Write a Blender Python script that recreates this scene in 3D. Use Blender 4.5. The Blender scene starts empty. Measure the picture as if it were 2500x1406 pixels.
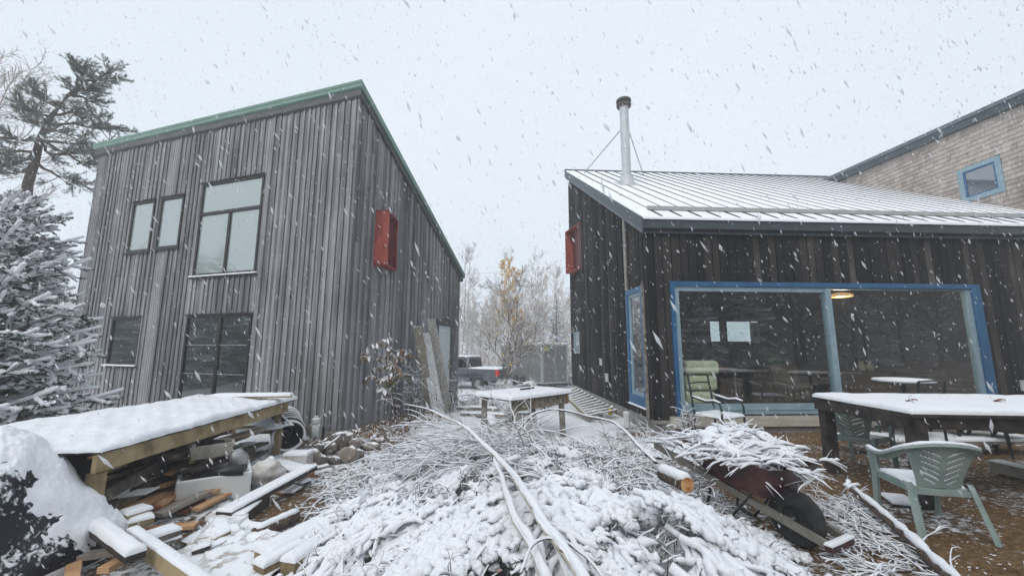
EXPO=0.38
HAZE=.0055
FLAKES=[(420,1.6,3.2,.0036,5.5,1),(10000,3.2,8,.0044,5.5,2),(30000,8,22,.0062,5.,3)]
import bpy, math, random
import numpy as np
from mathutils import Vector, Matrix
rng=np.random.default_rng(7); random.seed(7)
SC=bpy.context.scene; COL=SC.collection
# ---------------------------------------------------------------- camera maths (phone ultra-wide, eye height 1.65 m)
EYE=1.65; FP=978.2; PITCH=.1462; ROLL=.0019
_c,_s=math.cos(PITCH),math.sin(PITCH)
_R0=np.array([1,0,0.]); CF=np.array([0,_c,_s]); _U0=np.array([0,-_s,_c])
CR=_R0*math.cos(ROLL)+_U0*math.sin(ROLL); CU=_U0*math.cos(ROLL)-_R0*math.sin(ROLL); CC=np.array([0,0,EYE])
def ray(x,y): return CF+CR*(x-1250)/FP-CU*(y-703)/FP
def G(x,y,z=0.): d=ray(x,y); return CC+d*(z-EYE)/d[2]      # point of the photo on a level z
def D(x,y,Y): d=ray(x,y); return CC+d*Y/d[1]               # point of the photo at a depth Y
V3=lambda *a: np.array(a,float)
def unit(v): v=np.asarray(v,float); return v/np.linalg.norm(v)
# ---------------------------------------------------------------- mesh builder
class MB:
    def __init__(s): s.V=[];s.n=0;s.F=[];s.M=[];s.T=[]
    def add(s,V,F,m=0,t=0.):
        V=np.asarray(V,float).reshape(-1,3);F=np.asarray(F,np.int64)
        if len(F)==0: return
        s.V.append(V);s.F.append(F+s.n);s.n+=len(V)
        s.M.append(np.full(len(F),m,np.int32));s.T.append(np.broadcast_to(np.asarray(t,np.float32),(len(F),)).copy())
    def hexa(s,c,m=0,t=0.):
        s.add(c,[[0,3,2,1],[4,5,6,7],[0,1,5,4],[1,2,6,5],[2,3,7,6],[3,0,4,7]],m,t)
    def box(s,x0,x1,y0,y1,z0,z1,m=0,t=0.):
        s.hexa([(x0,y0,z0),(x1,y0,z0),(x1,y1,z0),(x0,y1,z0),(x0,y0,z1),(x1,y0,z1),(x1,y1,z1),(x0,y1,z1)],m,t)
    def beam(s,a,b,w,h,m=0,t=0.,up=(0,0,1)):
        a=np.asarray(a,float);b=np.asarray(b,float);d=unit(b-a);u=np.asarray(up,float)
        r=np.cross(d,u)
        if np.linalg.norm(r)<1e-4:r=np.cross(d,V3(1,0,0))
        r=unit(r);u=np.cross(r,d);r=r*w/2;u=u*h/2
        s.hexa([a-r-u,a+r-u,b+r-u,b-r-u,a-r+u,a+r+u,b+r+u,b-r+u],m,t)
    def prism(s,poly,ext,m=0,t=0.):
        p=np.asarray(poly,float);n=len(p);e=np.asarray(ext,float);q=p+e;V=np.vstack([p,q])
        s.add(V,[[i,(i+1)%n,(i+1)%n+n,i+n] for i in range(n)],m,t)
        for base,flip in((0,1),(n,0)):
            c=V[base:base+n].mean(0);Vc=np.vstack([V[base:base+n],c])
            s.add(Vc,[([(i+1)%n,i,n] if flip else [i,(i+1)%n,n]) for i in range(n)],m,t)
    def tubes(s,P,R,sides=6,m=0,t=0.,cap=True,flat=1.):
        P=np.asarray(P,float);R=np.asarray(R,float)
        if P.ndim==2:P=P[None];R=R[None] if R.ndim==1 else R
        K,n,_=P.shape;R=np.broadcast_to(R,(K,n))
        T=np.gradient(P,axis=1);T/=np.linalg.norm(T,axis=2,keepdims=True)+1e-9
        ref=np.where(np.abs(T[...,2:3])>.9,V3(1,0,0),V3(0,0,1))
        A=np.cross(T,ref);A/=np.linalg.norm(A,axis=2,keepdims=True)+1e-9;B=np.cross(A,T)
        an=np.arange(sides)*2*np.pi/sides+.3
        ring=P[:,:,None,:]+R[:,:,None,None]*(np.cos(an)[None,None,:,None]*A[:,:,None,:]+flat*np.sin(an)[None,None,:,None]*B[:,:,None,:])
        i=np.arange(K)[:,None,None]*n*sides+np.arange(n-1)[None,:,None]*sides;j=np.arange(sides)[None,None,:]
        a=i+j;b=i+(j+1)%sides
        F=np.stack([a,b,b+sides,a+sides],-1).reshape(-1,4)
        if np.ndim(t)==1 and len(t)==K: t=np.repeat(t,(n-1)*sides)
        base=s.n;s.add(ring.reshape(-1,3),F,m,t)
        if cap and sides>=3:
            C=[];k=np.arange(K)[:,None]*n*sides
            for off,fl in((0,1),((n-1)*sides,0)):
                jj=np.arange(1,sides-1)[None,:]
                f=np.stack([k+off+0*jj,k+off+jj,k+off+jj+1],-1).reshape(-1,3)
                C.append(f[:,::-1] if fl else f)
            C=np.vstack(C)+base
            s.F.append(C);s.M.append(np.full(len(C),m,np.int32));tt=float(np.mean(t));s.T.append(np.full(len(C),tt,np.float32))
    def tube(s,pts,r,sides=8,m=0,t=0.,flat=1.):
        pts=np.asarray(pts,float);r=np.full(len(pts),float(r)) if np.ndim(r)==0 else np.asarray(r,float)
        s.tubes(pts,r,sides,m,t,True,flat)
    def lathe(s,prof,c=(0,0,0),axis=(0,0,1),sides=24,m=0,t=0.):   # prof [(r,h)]
        ax=unit(axis);u=unit(np.cross(ax,V3(0,1,0) if abs(ax[1])<.9 else V3(1,0,0)));v=np.cross(ax,u);an=np.arange(sides)*2*np.pi/sides
        V=[np.asarray(c,float)+ax*h+r*(math.cos(a)*u+math.sin(a)*v) for r,h in prof for a in an]
        F=[[k*sides+j,k*sides+(j+1)%sides,(k+1)*sides+(j+1)%sides,(k+1)*sides+j] for k in range(len(prof)-1) for j in range(sides)]
        s.add(V,F,m,t)
    def grid(s,Pg,m=0,t=0.):
        Pg=np.asarray(Pg,float);a,b,_=Pg.shape;i=np.arange(a-1)[:,None]*b+np.arange(b-1)[None]
        s.add(Pg.reshape(-1,3),np.stack([i,i+1,i+b+1,i+b],-1).reshape(-1,4),m,t)
    def blob(s,c,r,seed=0,nz=.18,m=0,t=0.,res=8,zmin=None):
        th=np.linspace(0,np.pi,res+1);ph=np.linspace(0,2*np.pi,2*res,endpoint=False)
        T,Pp=np.meshgrid(th,ph,indexing='ij');d=np.stack([np.sin(T)*np.cos(Pp),np.sin(T)*np.sin(Pp),np.cos(T)],-1)
        g=1+nz*lump(d*1.6+seed*7.1)
        P=np.asarray(c,float)+d*g[...,None]*np.asarray(r,float)
        if zmin is not None:P[...,2]=np.maximum(P[...,2],zmin)
        P=np.concatenate([P,P[:,:1]],1);s.grid(P[:,::-1],m,t)
    def build(s,name,mats,parent=None,world=False,smooth=False,flat=None):
        V=np.vstack(s.V)
        if not isinstance(mats,(list,tuple)):mats=[mats]
        loc=None
        if parent is not None and world:
            Mi=np.array(parent.matrix_world.inverted()) if False else np.linalg.inv(_mw(parent))
            V=V@Mi[:3,:3].T+Mi[:3,3]
        elif parent is None:
            lo,hi=V.min(0),V.max(0);loc=V3((lo[0]+hi[0])/2,(lo[1]+hi[1])/2,lo[2]);V=V-loc
        me=bpy.data.meshes.new(name)
        loops=np.concatenate([f.ravel() for f in s.F]);tot=np.concatenate([np.full(len(f),f.shape[1]) for f in s.F])
        st=np.concatenate([[0],np.cumsum(tot)[:-1]])
        me.vertices.add(len(V));me.vertices.foreach_set('co',V.astype(np.float32).ravel())
        me.loops.add(len(loops));me.loops.foreach_set('vertex_index',loops.astype(np.int32))
        me.polygons.add(len(tot));me.polygons.foreach_set('loop_start',st.astype(np.int32))
        me.polygons.foreach_set('material_index',np.concatenate(s.M))
        me.update(calc_edges=True)
        at=me.attributes.new('tone','FLOAT','FACE');at.data.foreach_set('value',np.concatenate(s.T))
        for m in mats:me.materials.append(m)
        me.polygons.foreach_set('use_smooth',np.full(len(tot),bool(smooth)))
        o=bpy.data.objects.new(name,me);COL.objects.link(o)
        if parent is not None:o.parent=parent
        if loc is not None:o.location=loc
        return o
def _mw(o):
    M=np.array(Matrix.LocRotScale(o.location,o.rotation_euler,o.scale))
    return _mw(o.parent)@M if o.parent else M
_ph=rng.uniform(0,6.28,(6,3));_fr=rng.normal(0,1,(6,3))*1.5+.4
def lump(P):
    P=np.asarray(P,float);r=0
    for k in range(6): r=r+np.sin(P@_fr[k]*(1+.35*k)+_ph[k,0])*np.cos(P@np.roll(_fr[k],1)+_ph[k,1])/(1+.3*k)
    return r/2.4
def thing(name,label,cat,loc=(0,0,0),rz=0.,group=None,rx=0.,ry=0.):
    o=bpy.data.objects.new(name,None);COL.objects.link(o);o.location=tuple(map(float,loc));o.rotation_euler=(rx,ry,rz)
    o.empty_display_size=.2;o['label']=label;o['category']=cat
    if group:o['group']=group
    return o
def tag(o,label=None,cat=None,group=None,kind=None):
    if label:o['label']=label
    if cat:o['category']=cat
    if group:o['group']=group
    if kind:o['kind']=kind
    return o
def dup(root,loc=None,rz=None,label=None,group=None,scale=None):
    r=root.copy();COL.objects.link(r)
    if loc is not None:r.location=tuple(map(float,loc))
    if rz is not None:r.rotation_euler=(root.rotation_euler[0],root.rotation_euler[1],rz)
    if scale is not None:r.scale=(scale,)*3
    if label:r['label']=label
    if group:r['group']=group
    for ch in list(root.children):
        c=ch.copy();COL.objects.link(c);c.parent=r
        for g in list(ch.children):
            d=g.copy();COL.objects.link(d);d.parent=c
    return r
def snow_slab(mb,c00,c10,c11,c01,t=.05,nx=24,ny=10,m=0,edge=.05,rough=.25,seed=0,over=0.01,skirt=.01):
    """rounded, slightly lumpy layer of snow over a quad (c00->c10 is u, c00->c01 is v)"""
    c=[np.asarray(q,float) for q in (c00,c10,c11,c01)]
    lu=np.linalg.norm(c[1]-c[0]);lv=np.linalg.norm(c[3]-c[0])
    def ss(n,l):
        a=np.linspace(0,1,n);e=min(.45,edge/l);b=np.array([0,e*.06,e*.25,e*.6,e*1.]);return np.unique(np.concatenate([b,np.linspace(e,1-e,n),1-b]))
    u=ss(nx,lu);v=ss(ny,lv);U,W=np.meshgrid(u,v,indexing='ij')
    ex=(over/lu);ey=(over/lv);Ue=U*(1+2*ex)-ex;We=W*(1+2*ey)-ey
    P=(1-Ue)[...,None]*(1-We)[...,None]*c[0]+Ue[...,None]*(1-We)[...,None]*c[1]+Ue[...,None]*We[...,None]*c[2]+(1-Ue)[...,None]*We[...,None]*c[3]
    dd=np.minimum(np.minimum(U,1-U)*lu,np.minimum(W,1-W)*lv)/edge
    prof=np.sqrt(np.clip(1-(1-np.clip(dd,0,1))**2,0,1))
    n=lump(P*V3(2.3,2.3,1)+seed)*.6+lump(P*7+seed)*.4
    h=t*prof*(1+rough*n)
    P[...,2]+=h
    wob=(1-prof)[...,None]*(lump(P*9+seed+3)[...,None])*over*.8
    P[...,:2]+=wob
    P[0,:,2]-=skirt;P[-1,:,2]-=skirt;P[:,0,2]-=skirt;P[:,-1,2]-=skirt
    nrm=np.cross(c[1]-c[0],c[3]-c[0])
    mb.grid(P if nrm[2]<0 else P.transpose(1,0,2),m)
# ---------------------------------------------------------------- materials
def _mat(name):
    m=bpy.data.materials.new(name);m.use_nodes=True;nt=m.node_tree;nt.nodes.clear()
    o=nt.nodes.new('ShaderNodeOutputMaterial');b=nt.nodes.new('ShaderNodeBsdfPrincipled');nt.links.new(b.outputs[0],o.inputs[0])
    return m,nt,b,o
def N(nt,t,**k):
    n=nt.nodes.new(t)
    for a,b in k.items():
        if a.startswith('i_'):n.inputs[a[2:].replace('_',' ')].default_value=b
        else:setattr(n,a,b)
    return n
def c4(c):return (c[0],c[1],c[2],1)
def noise(nt,scale,detail=4,stretch=(1,1,1),coord='Object',rough=.6):
    tc=N(nt,'ShaderNodeTexCoord');mp=N(nt,'ShaderNodeMapping');mp.inputs['Scale'].default_value=stretch
    nt.links.new(tc.outputs[coord],mp.inputs[0]);n=N(nt,'ShaderNodeTexNoise');n.inputs['Scale'].default_value=scale;n.inputs['Detail'].default_value=detail;n.inputs['Roughness'].default_value=rough
    nt.links.new(mp.outputs[0],n.inputs['Vector']);return n.outputs['Fac']
def ramp(nt,fac,stops):
    r=N(nt,'ShaderNodeValToRGB');e=r.color_ramp.elements
    while len(e)<len(stops):e.new(.5)
    for q,(p,c) in zip(e,stops):q.position=p;q.color=c4(c) if len(c)==3 else c
    nt.links.new(fac,r.inputs[0]);return r.outputs[0]
def mathn(nt,op,a,b=None,c=None,clamp=False):
    n=N(nt,'ShaderNodeMath',operation=op,use_clamp=clamp)
    for i,v in enumerate((a,b,c)):
        if v is None:continue
        if isinstance(v,(int,float)):n.inputs[i].default_value=v
        else:nt.links.new(v,n.inputs[i])
    return n.outputs[0]
def mixc(nt,f,a,b,mode='MIX'):
    n=N(nt,'ShaderNodeMix',data_type='RGBA',blend_type=mode)
    for idx,v in((0,f),(6,a),(7,b)):
        if isinstance(v,(int,float)):n.inputs[idx].default_value=v
        elif isinstance(v,tuple):n.inputs[idx].default_value=c4(v)
        else:nt.links.new(v,n.inputs[idx])
    return n.outputs[2]
def bump(nt,b,h,dist=.01,st=.5):
    n=N(nt,'ShaderNodeBump');n.inputs['Distance'].default_value=dist;n.inputs['Strength'].default_value=st
    nt.links.new(h,n.inputs['Height']);nt.links.new(n.outputs[0],b.inputs['Normal'])
SNOWC=(.86,.88,.91)
M_BASE=None
def surf(name,cols,scale=6,stretch=(1,1,1),rough=.7,bd=.004,bs=.4,metal=0.,tone=0.,snow=None,spec=.5,snsc=14,lo=.35,hi=.65):
    """cols: 2-3 colours over noise (+tone attribute); snow=(threshold) adds settled snow on up-facing faces"""
    m,nt,b,o=_mat(name);n1=noise(nt,scale,5,stretch)
    f=n1
    if tone:
        at=N(nt,'ShaderNodeAttribute',attribute_name='tone');f=mathn(nt,'ADD',n1,mathn(nt,'MULTIPLY',mathn(nt,'SUBTRACT',at.outputs['Fac'],.5),tone))
    st=[(lo+(hi-lo)*i/(len(cols)-1),c) for i,c in enumerate(cols)] if len(cols)>1 else [(0,cols[0]),(1,cols[0])]
    col=ramp(nt,f,st)
    b.inputs['Roughness'].default_value=rough;b.inputs['Metallic'].default_value=metal;b.inputs['Specular IOR Level'].default_value=spec
    if snow is not None:
        g=N(nt,'ShaderNodeNewGeometry');sx=N(nt,'ShaderNodeSeparateXYZ');nt.links.new(g.outputs['Normal'],sx.inputs[0])
        n2=noise(nt,snsc,3)
        f2=mathn(nt,'ADD',sx.outputs[2],mathn(nt,'MULTIPLY',mathn(nt,'SUBTRACT',n2,.5),1.6))
        k=mathn(nt,'MULTIPLY',mathn(nt,'SUBTRACT',f2,snow),6.,clamp=True)
        col=mixc(nt,k,col,SNOWC)
        if metal: nt.links.new(mathn(nt,'MULTIPLY',mathn(nt,'SUBTRACT',1.,k),metal),b.inputs['Metallic'])
        nt.links.new(mathn(nt,'ADD',mathn(nt,'MULTIPLY',k,.5),rough,clamp=True),b.inputs['Roughness'])
        bump(nt,b,mathn(nt,'ADD',mathn(nt,'MULTIPLY',k,1.5),n1),bd,bs)
    elif bs:bump(nt,b,n1,bd,bs)
    nt.links.new(col,b.inputs['Base Color']);return m
def make_snow(name,scale=18,bd=.022):
    m,nt,b,o=_mat(name);a=noise(nt,scale,6,rough=.65);c=noise(nt,scale*6,3);h=mathn(nt,'ADD',mathn(nt,'ADD',a,mathn(nt,'MULTIPLY',c,.30)),mathn(nt,'MULTIPLY',noise(nt,scale*.3,3),1.2))
    nt.links.new(ramp(nt,noise(nt,3,3),[(.3,(.85,.87,.91)),(.7,(.90,.91,.935))]),b.inputs['Base Color'])
    b.inputs['Roughness'].default_value=.75;b.inputs['Specular IOR Level'].default_value=.25
    bump(nt,b,h,bd,.6);return m
SNOW=make_snow('snow');SNOWF=make_snow('fine_snow',38,.011)
def board_mat(name,stops,dist=.006,TW_=.34):
    m,nt,b,o=_mat(name);at=N(nt,'ShaderNodeAttribute',attribute_name='tone')
    g=noise(nt,9,6,(3,3,.22),rough=.7);w=noise(nt,1.1,4,(1.2,1.2,.5));k=noise(nt,3.5,2,(2.2,2.2,.8))
    f=mathn(nt,'ADD',mathn(nt,'ADD',mathn(nt,'MULTIPLY',at.outputs['Fac'],TW_),.25-TW_*.5),mathn(nt,'MULTIPLY',g,.42))
    f=mathn(nt,'ADD',f,mathn(nt,'MULTIPLY',mathn(nt,'SUBTRACT',w,.5),.75))
    col=ramp(nt,f,stops)
    kn=mathn(nt,'MULTIPLY',mathn(nt,'SUBTRACT',k,.70),9.,clamp=True)
    col=mixc(nt,kn,col,(stops[0][1][0]*.7,stops[0][1][1]*.6,stops[0][1][2]*.55))
    nt.links.new(col,b.inputs['Base Color']);b.inputs['Roughness'].default_value=.85;b.inputs['Specular IOR Level'].default_value=.25
    bump(nt,b,g,dist,.6);return m
M_BARN=board_mat('weathered_grey_boards',[(.12,(.075,.075,.080)),(.34,(.18,.18,.187)),(.60,(.33,.33,.34)),(.85,(.48,.48,.495))],TW_=.33)
M_HOUSE=board_mat('dark_stained_boards',[(.2,(.005,.005,.005)),(.42,(.018,.016,.015)),(.64,(.050,.044,.040)),(.86,(.14,.128,.12))],TW_=.45)
M_SHINGLE=board_mat('cedar_shingles',[(.15,(.22,.18,.155)),(.45,(.43,.375,.33)),(.7,(.58,.52,.465)),(.95,(.66,.60,.55))],.004,TW_=.24)
M_CORE=surf('dark_sheathing',[(.008,.008,.009),(.014,.013,.013)],rough=.95)
M_CONC=surf('concrete',[(.17,.165,.15),(.27,.265,.245),(.34,.33,.31)],scale=5,rough=.9,bd=.01)
M_GREEN=surf('green_metal',[(.15,.25,.20),(.19,.31,.25)],scale=2,rough=.4,bs=0)
M_FASCIA=surf('grey_fascia',[(.09,.09,.09),(.15,.15,.15)],scale=6,stretch=(.4,.4,2),rough=.8)
M_SLATE=surf('slate_trim_metal',[(.035,.05,.062),(.055,.075,.09)],scale=4,rough=.5,bs=.15)
M_SLATEL=surf('light_slate_trim',[(.10,.12,.14),(.15,.17,.19)],scale=4,rough=.5,bs=.15)
M_RED=surf('red_paint',[(.20,.026,.018),(.32,.05,.032),(.36,.08,.055)],scale=7,stretch=(1,1,.3),rough=.6,bs=.3)
M_REDIN=surf('dark_red_paint',[(.09,.008,.010),(.15,.012,.014)],scale=3,rough=.5,bs=.1)
M_BLUE=surf('blue_paint',[(.016,.095,.22),(.026,.135,.29)],scale=5,stretch=(1,1,.3),rough=.45,bs=.15)
M_PALEBLUE=surf('pale_blue_vinyl',[(.22,.33,.39),(.29,.40,.46)],scale=3,rough=.45,bs=.1)
M_BLACKF=surf('black_window_frame',[(.016,.014,.015),(.035,.03,.032)],scale=8,rough=.5,bs=.1)
M_TAN=surf('pressure_treated_lumber',[(.20,.145,.075),(.33,.25,.135),(.42,.33,.19)],scale=5,stretch=(1,1,1),rough=.8,bd=.003,tone=.35)
M_OLDWOOD=surf('old_grey_lumber',[(.08,.07,.058),(.19,.17,.145),(.32,.29,.25)],scale=8,rough=.9,tone=.4)
M_OLDWOODS=surf('old_lumber_dusted_with_snow',[(.10,.08,.055),(.22,.18,.13),(.30,.26,.19)],scale=7,rough=.9,tone=.3,snow=.30,snsc=30)
M_REDWOOD=surf('reddish_scrap_wood',[(.17,.06,.03),(.40,.19,.085),(.55,.33,.17)],scale=6,rough=.75,tone=.5)
M_DARKWOOD=surf('wet_dark_wood',[(.012,.009,.008),(.035,.027,.023),(.06,.048,.04)],scale=7,rough=.6,tone=.3)
M_BARK=surf('brown_bark',[(.035,.024,.018),(.10,.07,.052),(.15,.11,.085)],scale=22,rough=.95,bd=.006,bs=.8)
M_TWIG=surf('twig_bark_with_snow',[(.045,.025,.018),(.10,.065,.05)],scale=20,rough=.9,snow=.15,snsc=20)
M_BIRCH=surf('birch_bark',[(.10,.085,.07),(.42,.37,.31),(.55,.50,.44)],scale=14,stretch=(1,1,4),rough=.7,bd=.006,snow=.25,snsc=9,lo=.3,hi=.5)
M_FIR=surf('dark_fir_needles',[(.010,.034,.020),(.022,.070,.042),(.045,.11,.065)],scale=8,rough=.7,tone=.3,bs=0)
M_FROND=surf('frosted_fir_needles',[(.018,.035,.024),(.05,.085,.06)],scale=8,rough=.7,bs=0,snow=.45,snsc=40)
M_PINE=surf('pine_needles',[(.09,.12,.09),(.15,.185,.145),(.26,.29,.25)],scale=5,rough=.8,tone=.3,bs=0,snow=.5,snsc=8)
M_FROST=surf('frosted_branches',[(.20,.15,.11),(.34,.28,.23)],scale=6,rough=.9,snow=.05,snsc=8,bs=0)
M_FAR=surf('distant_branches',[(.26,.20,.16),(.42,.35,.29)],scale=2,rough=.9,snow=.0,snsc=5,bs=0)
M_DARKT=surf('dark_bare_branches',[(.035,.028,.024),(.07,.058,.05)],scale=6,rough=.95,bs=0,snow=.75)
M_LEAFY=surf('yellow_birch_leaves',[(.60,.33,.06),(.74,.47,.12),(.72,.52,.22)],scale=3,rough=.8,bs=0,snow=.75)
M_TARP=surf('black_tarp_patched_with_snow',[(.004,.005,.010),(.010,.012,.020)],scale=5,rough=.38,snow=.42,snsc=26,bd=.02,bs=.7)
M_BLACKP=surf('black_plastic',[(.010,.010,.011),(.022,.022,.024)],scale=5,rough=.35,bs=.1)
M_BLACKPS=surf('black_ribbed_plastic_with_snow',[(.010,.010,.011),(.02,.02,.022)],scale=5,rough=.4,snow=1.0,snsc=12)
M_WHITEP=surf('white_glazed_ceramic',[(.80,.83,.81),(.86,.88,.87)],scale=3,rough=.25,bs=.05)
M_PVC=surf('white_pvc',[(.55,.57,.55),(.68,.69,.67)],scale=5,rough=.4,bs=.1,snow=.75)
M_CREAM=surf('dirty_cream_plastic',[(.36,.33,.27),(.55,.52,.45)],scale=7,rough=.5,bs=.15)
M_SHEET=surf('crumpled_plastic_sheet',[(.42,.38,.33),(.66,.64,.61),(.74,.74,.74)],scale=5,rough=.4,bd=.02,bs=.6,snow=.85)
M_GREYM=surf('galvanised_steel',[(.30,.31,.32),(.42,.43,.44)],scale=4,rough=.45,metal=.5,bs=.1)
M_FLUE=surf('grey_flue_pipe',[(.46,.48,.50),(.56,.58,.60)],scale=4,rough=.5,metal=.15,bs=.1)
M_TRAILER=surf('grey_trailer_skin',[(.15,.155,.15),(.19,.195,.19)],scale=2,rough=.5,bs=.1,snow=.9)
M_ALU=surf('aluminium_trim',[(.42,.43,.43),(.52,.53,.53)],scale=4,rough=.4,metal=.3,bs=.1)
M_CAR=surf('grey_car_paint',[(.06,.07,.085),(.10,.11,.13)],scale=5,rough=.35,bs=0,snow=.62,snsc=6,spec=.6)
M_TYRE=surf('black_rubber',[(.016,.016,.016),(.045,.045,.043)],scale=16,rough=.8,bd=.004)
M_DOOR=surf('white_painted_door',[(.74,.79,.83),(.78,.83,.87)],scale=3,rough=.4,bs=.05)
M_BRASS=surf('brass',[(.35,.24,.08),(.45,.32,.12)],rough=.3,metal=.8,bs=0)
M_GCHAIR=surf('faded_green_plastic',[(.19,.255,.235),(.26,.335,.31),(.31,.38,.355)],scale=5,rough=.5,bs=.15,lo=.3,hi=.7)
M_DCHAIR=surf('dark_green_metal',[(.010,.022,.022),(.02,.038,.038)],scale=5,rough=.4,bs=.1)
M_BARROW=surf('rusty_dark_red_steel',[(.022,.009,.009),(.060,.014,.015),(.10,.038,.026)],scale=8,rough=.5,bs=.3)
M_ROCK=surf('field_stone_with_snow',[(.09,.08,.07),(.20,.17,.145),(.30,.26,.22)],scale=4,rough=.9,bd=.02,snow=.72,tone=.4,snsc=5)
M_CUT=surf('fresh_cut_wood',[(.40,.14,.04),(.62,.33,.13),(.70,.45,.22)],scale=12,rough=.8)
M_DRYLEAF=surf('dried_leaves',[(.16,.09,.04),(.28,.18,.09)],scale=8,rough=.8,bs=0,snow=.45,tone=.5)
M_GREENLEAF=surf('yellow_green_leaf',[(.16,.20,.05),(.25,.28,.08)],rough=.7,bs=0)
M_YELLOW=surf('yellow_plastic',[(.55,.36,.04),(.65,.45,.06)],rough=.5,bs=0)
M_LABEL=surf('pale_yellow_can_label',[(.35,.36,.12),(.50,.50,.22)],scale=40,rough=.5,bs=0)
M_CUSH=surf('cream_quilted_fabric',[(.66,.64,.44),(.80,.78,.56)],scale=6,rough=.9)
M_INT=surf('interior_plaster',[(.09,.088,.098),(.14,.135,.15)],scale=2,rough=.9,bs=0)
M_INTW=surf('interior_wood',[(.035,.025,.02),(.07,.05,.035)],scale=4,stretch=(.3,1,1),rough=.6)
M_RIM=surf('grey_alloy',[(.25,.26,.27),(.33,.34,.35)],rough=.35,metal=.6,bs=0)
M_TAIL=surf('red_tail_lamp_lens',[(.60,.02,.02),(.75,.05,.04)],rough=.2,bs=0)
M_INK=surf('dark_green_lettering',[(.03,.06,.05),(.03,.06,.05)],bs=0)
def glass_mat(name,refl=.12,tint=(.75,.85,.85)):
    m,nt,b,o=_mat(name);nt.nodes.remove(b)
    t=N(nt,'ShaderNodeBsdfTransparent');t.inputs[0].default_value=c4(tint);g=N(nt,'ShaderNodeBsdfGlossy');g.inputs['Roughness'].default_value=.015
    fr=N(nt,'ShaderNodeFresnel');fr.inputs[0].default_value=1.5
    gg=N(nt,'ShaderNodeNewGeometry');f=mathn(nt,'MULTIPLY',mathn(nt,'ADD',fr.outputs[0],refl,clamp=True),mathn(nt,'SUBTRACT',1.,gg.outputs['Backfacing']));mx=N(nt,'ShaderNodeMixShader');nt.links.new(f,mx.inputs[0]);nt.links.new(t.outputs[0],mx.inputs[1]);nt.links.new(g.outputs[0],mx.inputs[2])
    nt.links.new(mx.outputs[0],o.inputs[0]);return m
M_GLASS=glass_mat('window_glass',.17,(.93,.97,.96))
M_CARGLASS=glass_mat('car_glass',.15,(.10,.14,.14))
def pane_mat(name,base,refl,wav=.002):
    m,nt,b,o=_mat(name);b.inputs['Base Color'].default_value=c4(base);b.inputs['Roughness'].default_value=.6
    g=N(nt,'ShaderNodeBsdfGlossy');g.inputs['Roughness'].default_value=.03;mx=N(nt,'ShaderNodeMixShader')
    fr=N(nt,'ShaderNodeFresnel');fr.inputs[0].default_value=1.5;f=mathn(nt,'ADD',fr.outputs[0],refl,clamp=True)
    bn=N(nt,'ShaderNodeBump');bn.inputs['Distance'].default_value=wav;bn.inputs['Strength'].default_value=.3;nt.links.new(noise(nt,1.5,2),bn.inputs['Height']);nt.links.new(bn.outputs[0],g.inputs['Normal'])
    nt.links.new(f,mx.inputs[0]);nt.links.new(b.outputs[0],mx.inputs[1]);nt.links.new(g.outputs[0],mx.inputs[2]);nt.links.new(mx.outputs[0],o.inputs[0]);return m
M_PANEUP=pane_mat('pale_grey_green_pane',(.30,.37,.35),.27,.004)  # even pale grey-green base under the glossy layer
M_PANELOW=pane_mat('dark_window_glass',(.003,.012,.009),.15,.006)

M_BASETRIM=surf('cream_painted_sill_board',[(.40,.37,.31),(.52,.49,.42)],scale=5,stretch=(.4,1,3),rough=.8)
M_BROWNLEAF=surf('withered_brown_foliage',[(.20,.12,.09),(.34,.23,.18),(.45,.36,.30)],scale=8,rough=.9,bs=0,snow=.5,tone=.6)
# ---------------------------------------------------------------- camera, sky, sun
cam=bpy.data.cameras.new('camera');co=bpy.data.objects.new('camera',cam);COL.objects.link(co);SC.camera=co
cam.sensor_width=36;cam.sensor_fit='HORIZONTAL';cam.lens=36*FP/2500;cam.clip_end=2000;cam.clip_start=.05
Mx=Matrix.Identity(4)
for i in range(3):Mx[i][0]=CR[i];Mx[i][1]=CU[i];Mx[i][2]=-CF[i];Mx[i][3]=CC[i]
co.matrix_world=Mx
W=bpy.data.worlds.new('World');SC.world=W;W.use_nodes=True;nt=W.node_tree;nt.nodes.clear()
wo=nt.nodes.new('ShaderNodeOutputWorld');bg=nt.nodes.new('ShaderNodeBackground')
sky=nt.nodes.new('ShaderNodeTexSky');sky.sky_type='NISHITA';sky.sun_disc=False;sky.sun_elevation=math.radians(38);sky.sun_rotation=math.radians(160);sky.dust_density=4;sky.air_density=1.2
sc_=N(nt,'ShaderNodeMix',data_type='RGBA',blend_type='MULTIPLY');sc_.inputs[0].default_value=1;nt.links.new(sky.outputs[0],sc_.inputs[6]);sc_.inputs[7].default_value=(1,1,1,1)
tc=N(nt,'ShaderNodeTexCoord');cn=N(nt,'ShaderNodeTexNoise');cn.inputs['Scale'].default_value=1.1;cn.inputs['Detail'].default_value=3;nt.links.new(tc.outputs['Generated'],cn.inputs['Vector'])
cl=ramp(nt,cn.outputs['Fac'],[(.3,(6.3,6.95,7.65)),(.7,(6.95,7.5,8.15))])   # overcast cloud deck, in the same physical units as the sky texture
mx=N(nt,'ShaderNodeMix',data_type='RGBA');mx.inputs[0].default_value=.96;nt.links.new(sc_.outputs[2],mx.inputs[6]);nt.links.new(cl,mx.inputs[7])
nt.links.new(mx.outputs[2],bg.inputs[0]);bg.inputs[1].default_value=.10;nt.links.new(bg.outputs[0],wo.inputs[0])
sl=bpy.data.lights.new('sun','SUN');sl.energy=1.35;sl.angle=math.radians(40);sl.color=(1,.97,.93);so=bpy.data.objects.new('sun',sl);COL.objects.link(so)
so.rotation_euler=(math.radians(48),0,math.radians(-25));so.location=(0,0,30)
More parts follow.
